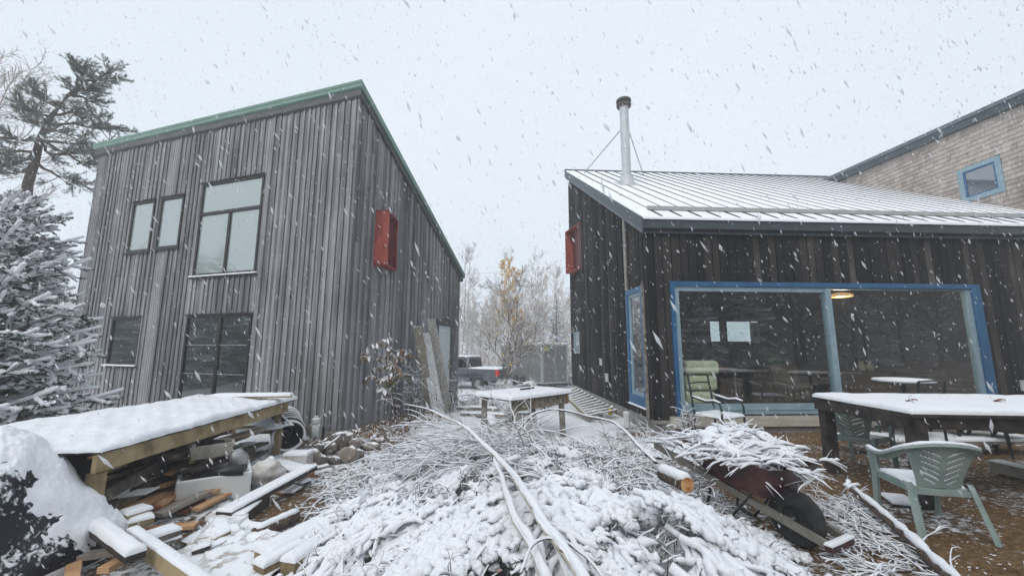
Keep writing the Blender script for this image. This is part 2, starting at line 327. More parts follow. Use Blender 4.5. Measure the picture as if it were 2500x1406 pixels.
SC.view_settings.view_transform='Standard';SC.view_settings.look='None';SC.view_settings.exposure=EXPO;SC.view_settings.gamma=1
SC.render.engine='CYCLES';SC.cycles.use_denoising=True;SC.cycles.max_bounces=8;SC.cycles.diffuse_bounces=3;SC.cycles.glossy_bounces=3;SC.cycles.transparent_max_bounces=12;SC.cycles.volume_bounces=1
# ---------------------------------------------------------------- ground
def gz(x,y):
    x=np.asarray(x,float);y=np.asarray(y,float)
    s=np.clip((y-9.5)/8,0,1);s=s*s*(3-2*s)
    z=-.6*s+.03*lump(np.stack([x*.7,y*.7,0*x],-1))+.012*lump(np.stack([x*3,y*3,0*x+2],-1))
    z=z-.06*np.clip((x-1.2)/1.5,0,1)*np.clip((y-4.)/3,0,1)*(1-s)          # trodden yard in front of the house
    return z
def axis_(lo,hi,a,b,fine,coarse):
    v=list(np.arange(a,b+1e-6,fine));q=a;st=fine
    while q>lo: st=min(st*1.25,coarse);q-=st;v.insert(0,q)
    q=b;st=fine
    while q<hi: st=min(st*1.25,coarse);q+=st;v.append(q)
    return np.array(v)
gx=axis_(-160,160,-9,9,.09,12);gy=axis_(-60,320,1.2,12,.09,12)
X,Y=np.meshgrid(gx,gy,indexing='ij');Z=gz(X,Y)
mb=MB();mb.grid(np.stack([X,Y,Z],-1).transpose(1,0,2))
m,nt,b,o_=_mat('trodden_earth_under_thin_snow')
big=noise(nt,.9,5,rough=.6);fine=noise(nt,16,6,rough=.75);vf=noise(nt,60,3)
tc=N(nt,'ShaderNodeTexCoord');sp=N(nt,'ShaderNodeSeparateXYZ');nt.links.new(tc.outputs['Object'],sp.inputs[0])
GX0=(gx.min()+gx.max())/2;GY0=(gy.min()+gy.max())/2
def band(o,a,c): # smooth step between a and c of an axis
    return mathn(nt,'DIVIDE',mathn(nt,'SUBTRACT',o,a),c-a,clamp=True)
px_=mathn(nt,'ADD',sp.outputs[0],float(GX0));py_=mathn(nt,'ADD',sp.outputs[1],float(GY0))
yard=mathn(nt,'MULTIPLY',band(px_,1.2,2.6),mathn(nt,'SUBTRACT',1.,band(py_,8.6,10.)))   # bare earth by the patio
eave=mathn(nt,'MULTIPLY',mathn(nt,'MULTIPLY',mathn(nt,'SUBTRACT',1.,band(px_,-1.9,-1.0)),band(px_,-4.6,-3.6)),mathn(nt,'SUBTRACT',1.,band(py_,8.2,9.6)))
bare=mathn(nt,'ADD',mathn(nt,'MULTIPLY',yard,1.),mathn(nt,'MULTIPLY',eave,.62))
f=mathn(nt,'ADD',mathn(nt,'ADD',mathn(nt,'MULTIPLY',big,.9),mathn(nt,'MULTIPLY',fine,1.15)),mathn(nt,'ADD',mathn(nt,'MULTIPLY',bare,-.385),-.155))
k=mathn(nt,'MULTIPLY',mathn(nt,'SUBTRACT',f,.54),9.,clamp=True)
dirt=ramp(nt,mathn(nt,'ADD',mathn(nt,'MULTIPLY',fine,.6),mathn(nt,'MULTIPLY',vf,.4)),[(.34,(.035,.020,.010)),(.48,(.14,.080,.034)),(.62,(.27,.175,.085))])
nt.links.new(mixc(nt,k,dirt,SNOWC),b.inputs['Base Color']);b.inputs['Roughness'].default_value=.9;b.inputs['Specular IOR Level'].default_value=.2
bump(nt,b,mathn(nt,'ADD',mathn(nt,'ADD',fine,mathn(nt,'MULTIPLY',vf,.5)),mathn(nt,'MULTIPLY',k,.8)),.03,.7)
ground=mb.build('ground',m,smooth=True);tag(ground,'brown trodden earth and wood chips under thin patchy snow','ground',kind='structure')
# ---------------------------------------------------------------- boards
def boards(mb,a0,a1,zb,ztop,place,openings,wr=(.085,.125),gap=.012,d=(.018,.040),joint=.3,r=None,m=0):
    r=r or np.random.default_rng(3);a=a0;k=0
    while a<a1-.02:
        w=r.uniform(*wr);b_=min(a+w,a1);cuts=sorted({a,b_}|{q for o in openings for q in o[:2] if a+.004<q<b_-.004})
        depth=d[k%2] if r.random()<.85 else d[0];depth+=r.uniform(0,.004);tone=r.uniform(0,1)**1.1
        jz=r.uniform(zb+.6,ztop((a+b_)/2)-.4) if r.random()<joint else None;tone2=r.uniform(0,1)
        for c0,c1 in zip(cuts[:-1],cuts[1:]):
            mid=(c0+c1)/2;iv=[(zb,None)];blk=sorted([(o[2],o[3]) for o in openings if o[0]<mid<o[1]])
            segs=[];z=zb
            for q0,q1 in blk:
                if q0>z:segs.append((z,q0))
                z=max(z,q1)
            segs.append((z,None))
            for s0,s1 in segs:
                parts=[(s0,s1,tone)]
                if jz is not None:
                    e=s1 if s1 is not None else ztop(mid)
                    if s0<jz<e: parts=[(s0,jz-.003,tone),(jz,s1,tone2)]
                for q0,q1,tn in parts:
                    t0=q1 if q1 is not None else ztop(c0);t1=q1 if q1 is not None else ztop(c1)
                    if min(t0,t1)<=q0+.01:continue
                    x0,x1=c0+(gap/2 if c0==a else 0),c1-(gap/2 if c1==b_ else 0)
                    mb.hexa([place(x0,q0,0),place(x1,q0,0),place(x1,q0,depth),place(x0,q0,depth),place(x0,t0,0),place(x1,t1,0),place(x1,t1,depth),place(x0,t0,depth)],m,tn)
        a=b_;k+=1
# ================================================================ BARN (left)
BO=V3(-3.134,7.587,0);BA=-.3125;BLN=8.32;BS=4.90;ZW=6.67
def bw(x,y,z):c,s=math.cos(BA),math.sin(BA);return BO+V3(c*x-s*y,s*x+c*y,z)
barn=thing('barn','tall shed-roofed barn clad in weathered grey vertical boards with green roof edge','barn',BO,BA)
bt=lambda y:ZW-.602*y
mb=MB();mb.prism([(-BLN,0,-.3),(-BLN,BS,-.3),(-BLN,BS,bt(BS)),(-BLN,0,ZW)],(BLN,0,0));core=mb.build('inner_wall',M_CORE,barn)
OPF=[(-6.62,-5.80,3.90,5.18),(-5.60,-4.80,3.92,5.18),(-4.23,-2.35,3.19,5.36),(-6.78,-5.72,1.22,2.32),(-4.24,-2.33,.50,2.32)]
mb=MB();boards(mb,-BLN-.04,.04,.15,lambda a:ZW,lambda a,z,d:V3(a,-d-.004,z),OPF,r=np.random.default_rng(11),wr=(.055,.095));mb.build('front_wall',M_BARN,barn)
mb=MB();boards(mb,0,BS,.15,lambda y:bt(y),lambda a,z,d:V3(d+.004,a,z),[(3.50,4.36,.20,2.30),(.66,1.44,3.36,4.52)],r=np.random.default_rng(12),wr=(.07,.10));mb.build('side_wall',M_BARN,barn)
mb=MB();mb.box(-BLN-.02,.015,-.03,.02,-.6,.145);mb.box(-.02,.035,.02,BS,-.9,.145);mb.build('foundation',M_CONC,barn)
def slope_slab(mb,x0,x1,y0,y1,zf,th,m=0):
    mb.prism([(x0,y0,zf(y0)),(x0,y1,zf(y1)),(x0,y1,zf(y1)+th),(x0,y0,zf(y0)+th)],(x1-x0,0,0),m)
mb=MB();zf=lambda y:ZW-.602*y;slope_slab(mb,-BLN-.10,.09,-.09,BS+.08,lambda y:zf(y)-.02,.13);mb.build('fascia',M_FASCIA,barn)
mb=MB();slope_slab(mb,-BLN-.13,.13,-.13,BS+.12,lambda y:zf(y)+.115,.14);mb.box(-BLN-.135,.135,-.139,-.131,zf(-.13)+.20,zf(-.13)+.26)
rf=mb.build('roof',M_GREEN,barn)
def barn_window(x0,x1,z0,z1,paneM,lab,mulx=(),mulz=(),sub=None,snow=True):
    fr=MB();w=.055
    fr.box(x0,x0+w,-.05,-.002,z0,z1);fr.box(x1-w,x1,-.05,-.002,z0,z1);fr.box(x0+w,x1-w,-.05,-.002,z1-w,z1);fr.box(x0+w,x1-w,-.05,-.002,z0,z0+w)
    for z in mulz:fr.box(x0+w,x1-w,-.048,-.002,z-.035,z+.035)
    for (mx_,a,b) in mulx:fr.box(mx_-.035,mx_+.035,-.046,-.003,a,b)
    wd=fr.build('window',M_BLACKF,barn);wd['label']=lab
    p=MB();p.box(x0+w,x1-w,-.020,-.001,z0+w,z1-w);p.build('pane',paneM,wd)
    s=MB();s.box(x0-.05,x1+.05,-.085,-.051,z0-.05,z0-.008);s.build('sill',M_BLACKF,wd);s=MB();s.box(x0-.03,x1+.03,-.078,-.052,z1+.005,z1+.03);s.build('lintel',M_BLACKF,wd)
    if snow:
        q=MB();snow_slab(q,(x0-.05,-.092,z0-.008),(x1+.05,-.092,z0-.008),(x1+.05,-.052,z0-.008),(x0-.05,-.052,z0-.008),.022,30,4,edge=.015,seed=x0,over=.004);q.build('snow_on_sill',SNOW,wd,smooth=True)
    return wd
barn_window(-6.62,-5.80,3.90,5.18,M_PANEUP,'narrow upper window nearer the barn corner by the spruce',snow=False)
barn_window(-5.60,-4.80,3.92,5.18,M_PANEUP,'narrow upper window beside the large upper window',snow=False)
barn_window(-4.23,-2.35,3.19,5.36,M_PANEUP,'large upper window with a transom light over two casements',mulx=[(-3.27,3.24,4.60)],mulz=[4.63])
barn_window(-6.78,-5.72,1.22,2.32,M_PANELOW,'small dark lower window with snow on its sill')
barn_window(-4.24,-2.33,.50,2.32,M_PANELOW,'large dark lower window with thin pale glazing bars',mulx=[(-3.22,.55,2.27)],mulz=[],snow=False)
mb=MB()
for z in (1.68,1.08):mb.box(-4.17,-2.40,-.030,-.021,z-.010,z+.010)
mb.build('glazing_bar',M_GREYM,barn)
# door
d=MB();d.box(.004,.03,3.55,4.30,.22,2.24);dp=d.build('door',M_DOOR,barn)
d=MB()
for y0,y1 in((3.64,3.88),(3.97,4.21)):
    for z0,z1 in((1.92,2.14),(1.12,1.82),(.38,.98)):
        e=.018
        d.box(.028,.036,y0,y1,z0,z0+e);d.box(.028,.036,y0,y1,z1-e,z1);d.box(.028,.036,y0,y0+e,z0+e,z1-e);d.box(.028,.036,y1-e,y1,z0+e,z1-e)
d.build('door_panel',M_DOOR,dp)
d=MB();d.lathe([(0,0),(.03,.003),(.012,.012),(.012,.05),(.034,.055),(.036,.075),(.02,.095),(0,.098)],(.03,4.235,1.10),(1,0,0),14);d.lathe([(0,0),(.028,.002),(.028,.015),(0,.02)],(.03,4.235,1.25),(1,0,0),12);d.build('handle',M_BRASS,dp,smooth=True)
d=MB();d.box(.004,.06,3.50,3.55,.2,2.25);d.box(.004,.06,4.305,4.36,.2,2.25);d.box(.004,.075,3.42,4.46,2.255,2.40);d.build('door_frame',M_FASCIA,barn)
# snow-washed streak and the canted red box window
def canted_box(parent,A0,A1,d0,d1,nrm_dir,z0a,z1a,inv=False,name='box_window',lab=''):
    """wedge-shaped box: wall points A0,A1 (xy, local), outer points d0,d1 (xy)"""
    o=MB();t=.03
    a0,a1,b0,b1=[V3(p[0],p[1],0) for p in (A0,A1,d0,d1)]
    up=lambda p,z:V3(p[0],p[1],z)
    def panel(p,q,zl,zh,th):   # vertical panel p->q of thickness th towards the inside
        dd=unit(q-p);n=V3(-dd[1],dd[0],0);c=(a0+a1+b0+b1)/4
        if np.dot(c-p,n)<0:n=-n
        n=n*th;o.hexa([up(p,zl),up(q,zl),up(q+n,zl),up(p+n,zl),up(p,zh),up(q,zh),up(q+n,zh),up(p+n,zh)])
    panel(a0,b0,z0a,z1a,t);panel(a1,b1,z0a,z1a,t)
    for z,zz in((z0a,z0a+t),(z1a-t,z1a)):
        e=.0
        P=[a0,b0,b1,a1];o.prism([up(p,z-(.003 if z==z0a else -.0)) for p in P],(0,0,zz-z+.003))
    w=o.build(name,M_RED,parent);w['label']=lab
    i=MB();c=(a0+a1+b0+b1)/4
    P=[a0+(c-a0)*.06,a1+(c-a1)*.06];nn=V3(*nrm_dir,0)
    i.hexa([up(P[0]+nn*.012,z0a+.035),up(P[1]+nn*.012,z0a+.035),up(P[1]+nn*.03,z0a+.035),up(P[0]+nn*.03,z0a+.035),up(P[0]+nn*.012,z1a-.035),up(P[1]+nn*.012,z1a-.035),up(P[1]+nn*.03,z1a-.035),up(P[0]+nn*.03,z1a-.035)])
    i.build('lining',M_REDIN,w);return w
def tl(fr_o,fr_a,p):
    dx,dy=p[0]-fr_o[0],p[1]-fr_o[1];c,s=math.cos(-fr_a),math.sin(-fr_a);return (c*dx-s*dy,s*dx+c*dy)
wA=bw(0.01,.62,0);oA=wA+V3(.33,0.02,0);oB=oA+V3(-.02,.74,0)
q0=tl(BO,BA,oA);q1=tl(BO,BA,oB)
canted_box(barn,(.01,.62),(.01,1.42),q0,(max(q1[0],.05),q1[1]),(1,0),3.34,4.52,lab='red painted wedge-shaped window box high on the barn side')
# ================================================================ HOUSE (right)
HO=V3(2.881,8.383,0);HA=.0541
def hw(x,y,z):c,s=math.cos(HA),math.sin(HA);return HO+V3(c*x-s*y,s*x+c*y,z)
house=thing('house','dark board-clad house with snowy metal shed roof and big blue-framed window','house',HO,HA)
HX=16.;HS=8.04;ZE=4.10;SL=.583
zu=lambda y:ZE+SL*y*.957+.0        # underside of roof over the side wall
zr=lambda y:4.40+SL*(y+.07)        # top of roof metal
# structural shell (hollow so that the room shows through the glass)
mb=MB()
mb.box(.0,.45,.0,.15,.2,ZE);mb.box(7.42,HX,0,.15,.2,ZE);mb.box(.45,7.42,0,.15,3.03,ZE);mb.box(.45,7.42,0,.15,.2,.285)
mb.box(0,.15,.15,.27,.2,zr(.15)-.13);mb.box(0,.15,.27,1.30,.2,.39);mb.prism([(0,.27,2.97),(0,1.30,2.97),(0,1.30,zr(1.3)-.13),(0,.27,zr(.27)-.13)],(.15,0,0))
mb.prism([(0,1.30,.2),(0,HS,.2),(0,HS,zr(HS)-.13),(0,1.30,zr(1.30)-.13)],(.15,0,0))
mb.box(HX-.15,HX,.15,HS,.2,ZE);mb.box(.15,HX-.15,HS-.1,HS,3.36,zr(HS-.1)-.13);mb.build('wall_core',M_CORE,house)
OPH=[(.44,7.43,.2,3.035)]
mb=MB();boards(mb,-.04,HX,.20,lambda a:ZE-.02,lambda a,z,d:V3(a,-d-.004,z),OPH,r=np.random.default_rng(21),wr=(.155,.20),gap=.030,d=(.030,.022),joint=.12);mb.build('front_wall',M_HOUSE,house)
mb=MB();boards(mb,.0,HS,.20,lambda y:zu(y)+.05,lambda a,z,d:V3(-d-.004,a,z),[(.24,1.32,.36,3.0),(6.46,7.44,1.42,2.22)],r=np.random.default_rng(22),wr=(.09,.13),gap=.014);mb.build('side_wall',M_HOUSE,house)
mb=MB();mb.box(-.02,HX,-.035,.2,.125,.195);mb.box(-.03,.2,.2,HS,-1.2,.195);mb.box(.02,HX,.02,.2,-.8,.12);mb.build('foundation',M_CONC,house)
mb=MB();mb.box(-.052,-.030,1.18,1.32,3.02,zu(1.25)+.02,0,.9);mb.box(-.075,-.045,.13,.23,.17,3.02,0,.6);mb.build('trim_board',M_OLDWOOD,house)
# big window
w=MB();x0,x1,z0,z1=.45,7.42,.285,3.03
w.box(x0,x0+.085,-.07,.10,z0,z1);w.box(x1-.20,x1,-.07,.10,z0,z1);w.box(x0+.085,x1-.20,-.07,.10,z1-.10,z1);bwin=w.build('window',M_BLUE,house);bwin['label']='wide two-pane picture window in a blue frame'
w=MB();xa,xb=x0+.087,x1-.202
w.box(xa,xa+.10,-.03,.08,z0+.02,z1-.102);w.box(xb-.10,xb,-.03,.08,z0+.02,z1-.102)
w.box(xa+.10,3.86,-.03,.08,z1-.20,z1-.102);w.box(3.86,3.99,-.05,.085,z0+.22,z1-.102)
w.box(3.99,xb-.10,-.01,.08,z1-.135,z1-.102);w.box(xa+.10,xb-.10,-.03,.08,z0+.02,z0+.22);w.box(xa+.1,xb-.1,-.045,-.031,z0+.10,z0+.13);w.build('frame',M_PALEBLUE,bwin)
for a,b_ in((xa+.10,3.86),(3.99,xb-.10)):
    w=MB();w.box(a,b_,.02,.026,z0+.22,z1-.12);w.build('pane',M_GLASS,bwin)
w=MB();w.box(.30,7.6,-.080,-.036,.07,.275);w.build('sill',M_BASETRIM,bwin)
# narrow corner window
w=MB();y0,y1,z0,z1=.25,1.31,.37,2.99
w.box(-.05,.08,y0,y0+.12,z0,z1);w.box(-.05,.08,y1-.12,y1,z0,z1);w.box(-.05,.08,y0+.12,y1-.12,z1-.11,z1);w.box(-.05,.08,y0+.12,y1-.12,z0,z0+.22);nw=w.build('window',M_BLUE,house);nw['label']='tall narrow blue window round the corner'
w=MB();w.box(-.02,.06,y0+.12,y0+.20,z0+.22,z1-.11);w.box(-.02,.06,y1-.20,y1-.12,z0+.22,z1-.11);w.box(-.02,.06,y0+.2,y1-.2,z1-.19,z1-.11);w.box(-.02,.06,y0+.2,y1-.2,z0+.22,z0+.30);w.build('frame',M_PALEBLUE,nw)
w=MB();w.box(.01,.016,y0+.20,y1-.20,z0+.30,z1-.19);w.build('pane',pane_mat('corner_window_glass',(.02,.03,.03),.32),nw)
w=MB();snow_slab(w,(-.075,y0-.02,z0),(-.004,y0-.02,z0),(-.004,y1+.02,z0),(-.075,y1+.02,z0),.02,6,20,edge=.02,over=.004,seed=4);w.build('snow_on_sill',SNOW,nw,smooth=True)
# small far window
w=MB();y0,y1,z0,z1=6.46,7.44,1.42,2.22
w.box(-.06,.0,y0,y0+.08,z0,z1);w.box(-.06,.0,y1-.08,y1,z0,z1);w.box(-.06,0,y0+.08,y1-.08,z1-.07,z1);w.box(-.06,0,y0+.08,y1-.08,z0,z0+.08);sw=w.build('window',M_PALEBLUE,house);sw['label']='small pale blue window low at the far end of the dark side wall'
w=MB();w.box(-.03,-.01,y0+.08,y1-.08,z0+.08,z1-.07);w.build('pane',M_PANEUP,sw)
# red box, canted towards the yard
nP=hw(-.01,5.85,0);fP=nP+V3(-math.sin(.30),math.cos(.30),0)*1.45+V3(0,0,0)
q=tl(HO,HA,fP);n0=(-.04,5.85)
rb=canted_box(house,(-.01,5.85),(-.01,7.30),n0,q,(-1,0),4.52,6.22,lab='dark red wedge-shaped window box under the house roof')
w=MB();w.box(-.045,-.035,6.0,6.08,4.6,6.15);w.build('blue_jamb',M_BLUE,rb)
# vents, outlet
def hood(parent,x,y,z,s=1.,front=False,name='vent_cover'):
    v=MB()
    if front:v.box(x-.05*s,x+.05*s,y-.07,y-.024,z-.10*s,z+.10*s);v.box(x-.055*s,x+.055*s,y-.09,y-.024,z+.1*s,z+.115*s)
    else:v.box(x-.08,x-.03,y-.06*s,y+.06*s,z-.09*s,z+.09*s);v.box(x-.10,x-.03,y-.066*s,y+.066*s,z+.09*s,z+.11*s)
    o=v.build(name,M_PVC,parent);return o
hood(house,-.01,3.63,1.21);hood(house,-.01,3.06,.80,1.1);hood(house,8.05,0,.85,1.,True,'outlet_cover')
# roof
mb=MB();RX0,RX1,RY0,RY1=-.13,12.4,-.16,8.32
mb.prism([(RX0+.02,RY0,zr(RY0)-.12),(RX0+.02,RY1,zr(RY1)-.12),(RX0+.02,RY1,zr(RY1)),(RX0+.02,RY0,zr(RY0))],(RX1-RX0-.02,0,0));roof=mb.build('roof',M_SLATE,house)
mb=MB();mb.prism([(RX0,RY0-.02,zr(RY0)-.26),(RX0,RY1,zr(RY1)-.26),(RX0,RY1,zr(RY1)+.03),(RX0,RY0-.02,zr(RY0)+.03)],(.02,0,0));mb.box(RX0+.02,RX1+3,RY0-.03,RY0-.003,zr(RY0)-.20,zr(RY0)-.005);mb.build('rake_board',M_SLATE,roof)
mb=MB();mb.prism([(RX0+.03,-.06,zr(-.06)-.34),(RX0+.03,RY1,zr(RY1)-.34),(RX0+.03,RY1,zr(RY1)-.27),(RX0+.03,-.06,zr(-.06)-.27)],(.03,0,0));mb.build('lower_rake_trim',M_SLATEL,roof)
mb=MB();mb.box(-.07,HX,-.10,-.05,ZE-.03,zr(-.10)-.125);mb.box(-.07,HX,-.12,-.101,ZE-.045,ZE-.01);mb.build('fascia',M_SLATE,roof)
mb=MB();snow_slab(mb,(RX0+.03,RY0-.05,zr(RY0)),(RX1,RY0-.05,zr(RY0)),(RX1,RY1-.05,zr(RY1-.05)),(RX0+.03,RY1-.05,zr(RY1-.05)),.045,120,60,edge=.05,rough=.12,over=.012);mb.build('roof_snow',SNOWF,roof,smooth=True)
mb=MB();x=.30
while x<RX1:
    mb.prism([(x,RY0-.02,zr(RY0)+.0),(x,RY1-.03,zr(RY1)+.0),(x,RY1-.03,zr(RY1)+.068),(x,RY0-.02,zr(RY0)+.068)],(.022,0,0))
    mb.prism([(x-.022,RY0+.02,zr(RY0+.02)+.0),(x-.022,.34,zr(.34)+.0),(x-.022,.34,zr(.34)+.092),(x-.022,RY0+.02,zr(RY0+.02)+.085)],(.05,0,0))
    x+=.43
mb.build('standing_seam',M_DARKWOOD,roof)
mb=MB();mb.box(.24,RX1,.44,.47,zr(.44)+.05,zr(.44)+.17);mb.box(.24,RX1,.36,.44,zr(.44)+.05,zr(.44)+.06);mb.build('snow_guard_rail',M_ALU,roof)
mb=MB();mb.box(RX0,RX1,RY1-.06,RY1+.05,zr(RY1)-.02,zr(RY1)+.075);mb.build('ridge_cap',M_SLATE,roof)
# chimney
CXl,CYl=1.28,4.55;zb=zr(CYl);cw=hw(CXl,CYl,0);zt=D(1520,262,cw[1])[2]
ch=thing('chimney_part','','',(0,0,0));bpy.data.objects.remove(ch)
mb=MB();pr=[(.155,zb-.1),(.155,zb+1.25),(.162,zb+1.255),(.162,zb+1.30),(.155,zb+1.305),(.155,zb+(zt-zb)*.72),(.162,zb+(zt-zb)*.72+.005),(.162,zb+(zt-zb)*.72+.05),(.155,zb+(zt-zb)*.72+.055),(.155,zt)]
mb.lathe(pr,(CXl,CYl,0),sides=28);chim=mb.build('chimney',M_FLUE,house,smooth=False);chim['label']='tall grey metal stove flue with two stays'
mb=MB();mb.lathe([(.30,zb-.16),(.24,zb+.12),(.21,zb+.30),(.215,zb+.34),(.16,zb+.36)],(CXl,CYl,0),sides=28);mb.hexa([(CXl+a,CYl+b_,zr(CYl+b_)+h) for h in(.05,.075) for a,b_ in((-.36,-.38),(.36,-.38),(.36,.34),(-.36,.34))]);mb.build('flashing',M_FLUE,chim)
mb=MB();mb.lathe([(.155,zt),(.24,zt+.0),(.25,zt+.02),(.25,zt+.09),(.24,zt+.1),(.17,zt+.1),(.17,zt+.16),(.24,zt+.16),(.255,zt+.18),(.255,zt+.25),(.21,zt+.28),(0,zt+.30)],(CXl,CYl,0),sides=28);mb.build('rain_cap',M_OLDWOOD,chim)
zbr=zb+(zt-zb)*.70
for dx,yy in((-.75,7.5),(1.75,7.4)):
    mb=MB();mb.tube([(CXl+(.15 if dx>0 else -.15),CYl+.03,zbr),(CXl+dx,yy,zr(yy)+.03)],.020,6);mb.build('stay',M_GREYM,chim)
# shingled upper storey
SX=11.0;SY0,SY1=1.02,9.6
jz=lambda y:zr(y) if y<RY1 else zr(RY1)
top=lambda y:8.18+.045*(y-1.0)
mb=MB();mb.prism([(SX,SY0,4.2),(SX,SY1,4.2),(SX,SY1,top(SY1)),(SX,SY0,top(SY0))],(5,0,0));mb.build('upper_wall_core',M_CORE,house)
rs=np.random.default_rng(5);mb=MB();WY0,WY1,WZ0,WZ1=1.66,2.70,5.98,7.03;z=4.9;row=0
while z<8.6:
    y=SY0-.02-rs.uniform(0,.1)
    while y<SY1:
        wd=rs.uniform(.10,.24);ya,yb=max(y,SY0-.03),min(y+wd-.006,SY1);y+=wd
        if yb-ya<.02:continue
        zz1=min(z+.155,top((ya+yb)/2));zz0=z+rs.uniform(-.006,.006)
        if zz1<=zz0+.02 or z+.15<jz((ya+yb)/2)-.05:continue
        if yb>WY0 and ya<WY1 and zz1>WZ0 and zz0<WZ1:
            if ya<WY0-.03:yb=WY0
            elif yb>WY1+.03:ya=WY1
            else:
                if zz0<WZ0-.03:zz1=WZ0
                elif zz1>WZ1+.03:zz0=WZ1
                else:continue
        t=rs.uniform(0,1);th=.026+rs.uniform(0,.006)
        mb.hexa([(SX-th,ya,zz0),(SX,ya,zz0),(SX,yb,zz0),(SX-th,yb,zz0),(SX-.006,ya,zz1),(SX,ya,zz1),(SX,yb,zz1),(SX-.006,yb,zz1)],0,t)
    z+=.135;row+=1
mb.build('upper_wall',M_SHINGLE,house)
mb=MB();boards(mb,SX-.02,16,4.4,lambda a:top(1.0),lambda a,z,d:V3(a,SY0-d-.002,z),[],r=np.random.default_rng(8),wr=(.12,.16));mb.build('upper_front_wall',M_HOUSE,house)
mb=MB();mb.prism([(SX-.14,SY0-.30,top(.7)-.02),(SX-.14,SY1,top(SY1)-.02),(SX-.14,SY1,top(SY1)+.26),(SX-.14,SY0-.30,top(.7)+.26)],(5.4,0,0));ur=mb.build('upper_roof',M_SLATE,house)
mb=MB();mb.prism([(SX-.175,SY0-.33,top(.7)+.20),(SX-.175,SY1,top(SY1)+.20),(SX-.175,SY1,top(SY1)+.31),(SX-.175,SY0-.33,top(.7)+.31)],(.034,0,0));mb.build('drip_edge',M_SLATEL,ur)
mb=MB();snow_slab(mb,(SX-.17,SY0-.32,top(.7)+.262),(SX+5,SY0-.32,top(.7)+.262),(SX+5,SY1,top(SY1)+.262),(SX-.17,SY1,top(SY1)+.262),.05,30,60,edge=.05,over=.0);mb.build('upper_roof_snow',SNOW,ur,smooth=True)
w=MB()
for a,b_,c,d_ in((WY0,WY0+.13,WZ0,WZ1),(WY1-.13,WY1,WZ0,WZ1),(WY0+.13,WY1-.13,WZ1-.12,WZ1),(WY0+.13,WY1-.13,WZ0,WZ0+.13)):w.box(SX-.05,SX,a,b_,c,d_)
uw=w.build('window',M_PALEBLUE,house);uw['label']='small square window in a pale blue frame on the shingled wall'
w=MB()
for a,b_,c,d_ in((WY0+.13,WY0+.18,WZ0+.13,WZ1-.12),(WY1-.18,WY1-.13,WZ0+.13,WZ1-.12),(WY0+.18,WY1-.18,WZ1-.17,WZ1-.12),(WY0+.18,WY1-.18,WZ0+.13,WZ0+.17)):w.box(SX-.035,SX,a,b_,c,d_)
w.build('sash',M_BLUE,uw);w=MB();w.box(SX-.02,SX-.002,WY0+.18,WY1-.18,WZ0+.17,WZ1-.17);w.build('pane',pane_mat('upper_window_glass',(.10,.12,.15),.22),uw)
# interior room
mb=MB();mb.box(.15,8.2,.15,7.6,.24,.28);mb.build('floor_inside',M_INTW,house)
def hpix(px,py,yl):  # pixel -> house-local point on the plane y=yl
    n=V3(-math.sin(HA),math.cos(HA),0);P=HO+n*yl;dd=ray(px,py);t=((P-CC)@n)/(dd@n);q=CC+dd*t-HO
    return (q@V3(math.cos(HA),math.sin(HA),0),q[2])
BWY=7.4
wins=[(1736,786,1758,831),(1777,785,1833,832),(1837,787,1852,833)]
rects=[]
for a,b_,c,d_ in wins:
    xa,za=hpix(a,d_,BWY);xb,zb_=hpix(c,b_,BWY);rects.append((xa,xb,za,zb_))
mb=MB();zlo=min(r[2] for r in rects);zhi=max(r[3] for r in rects);xs=[.15]+[v for r in rects for v in (r[0],r[1])]+[8.2]
mb.box(.15,8.2,BWY,BWY+.1,.28,zlo);mb.box(.15,8.2,BWY,BWY+.1,zhi,3.3)
for i in range(0,len(xs),2):mb.box(xs[i],xs[i+1],BWY,BWY+.1,zlo,zhi)
mb.box(8.2,8.3,.15,7.5,.28,3.3);mb.box(.151,.16,1.5,7.5,.28,3.3);mb.build('room_wall',M_INT,house)
mb=MB();mb.box(.0,8.3,.15,7.6,3.3,3.36);mb.build('ceiling_inside',M_INTW,house)
for i,r in enumerate(rects):
    mb=MB();mb.box(r[0],r[1],BWY+.03,BWY+.04,r[2],r[3]);mb.build('back_window_pane',pane_mat('frosted_daylit_pane_%d'%i,(.5,.62,.54),0) if False else M_GLASS,house)
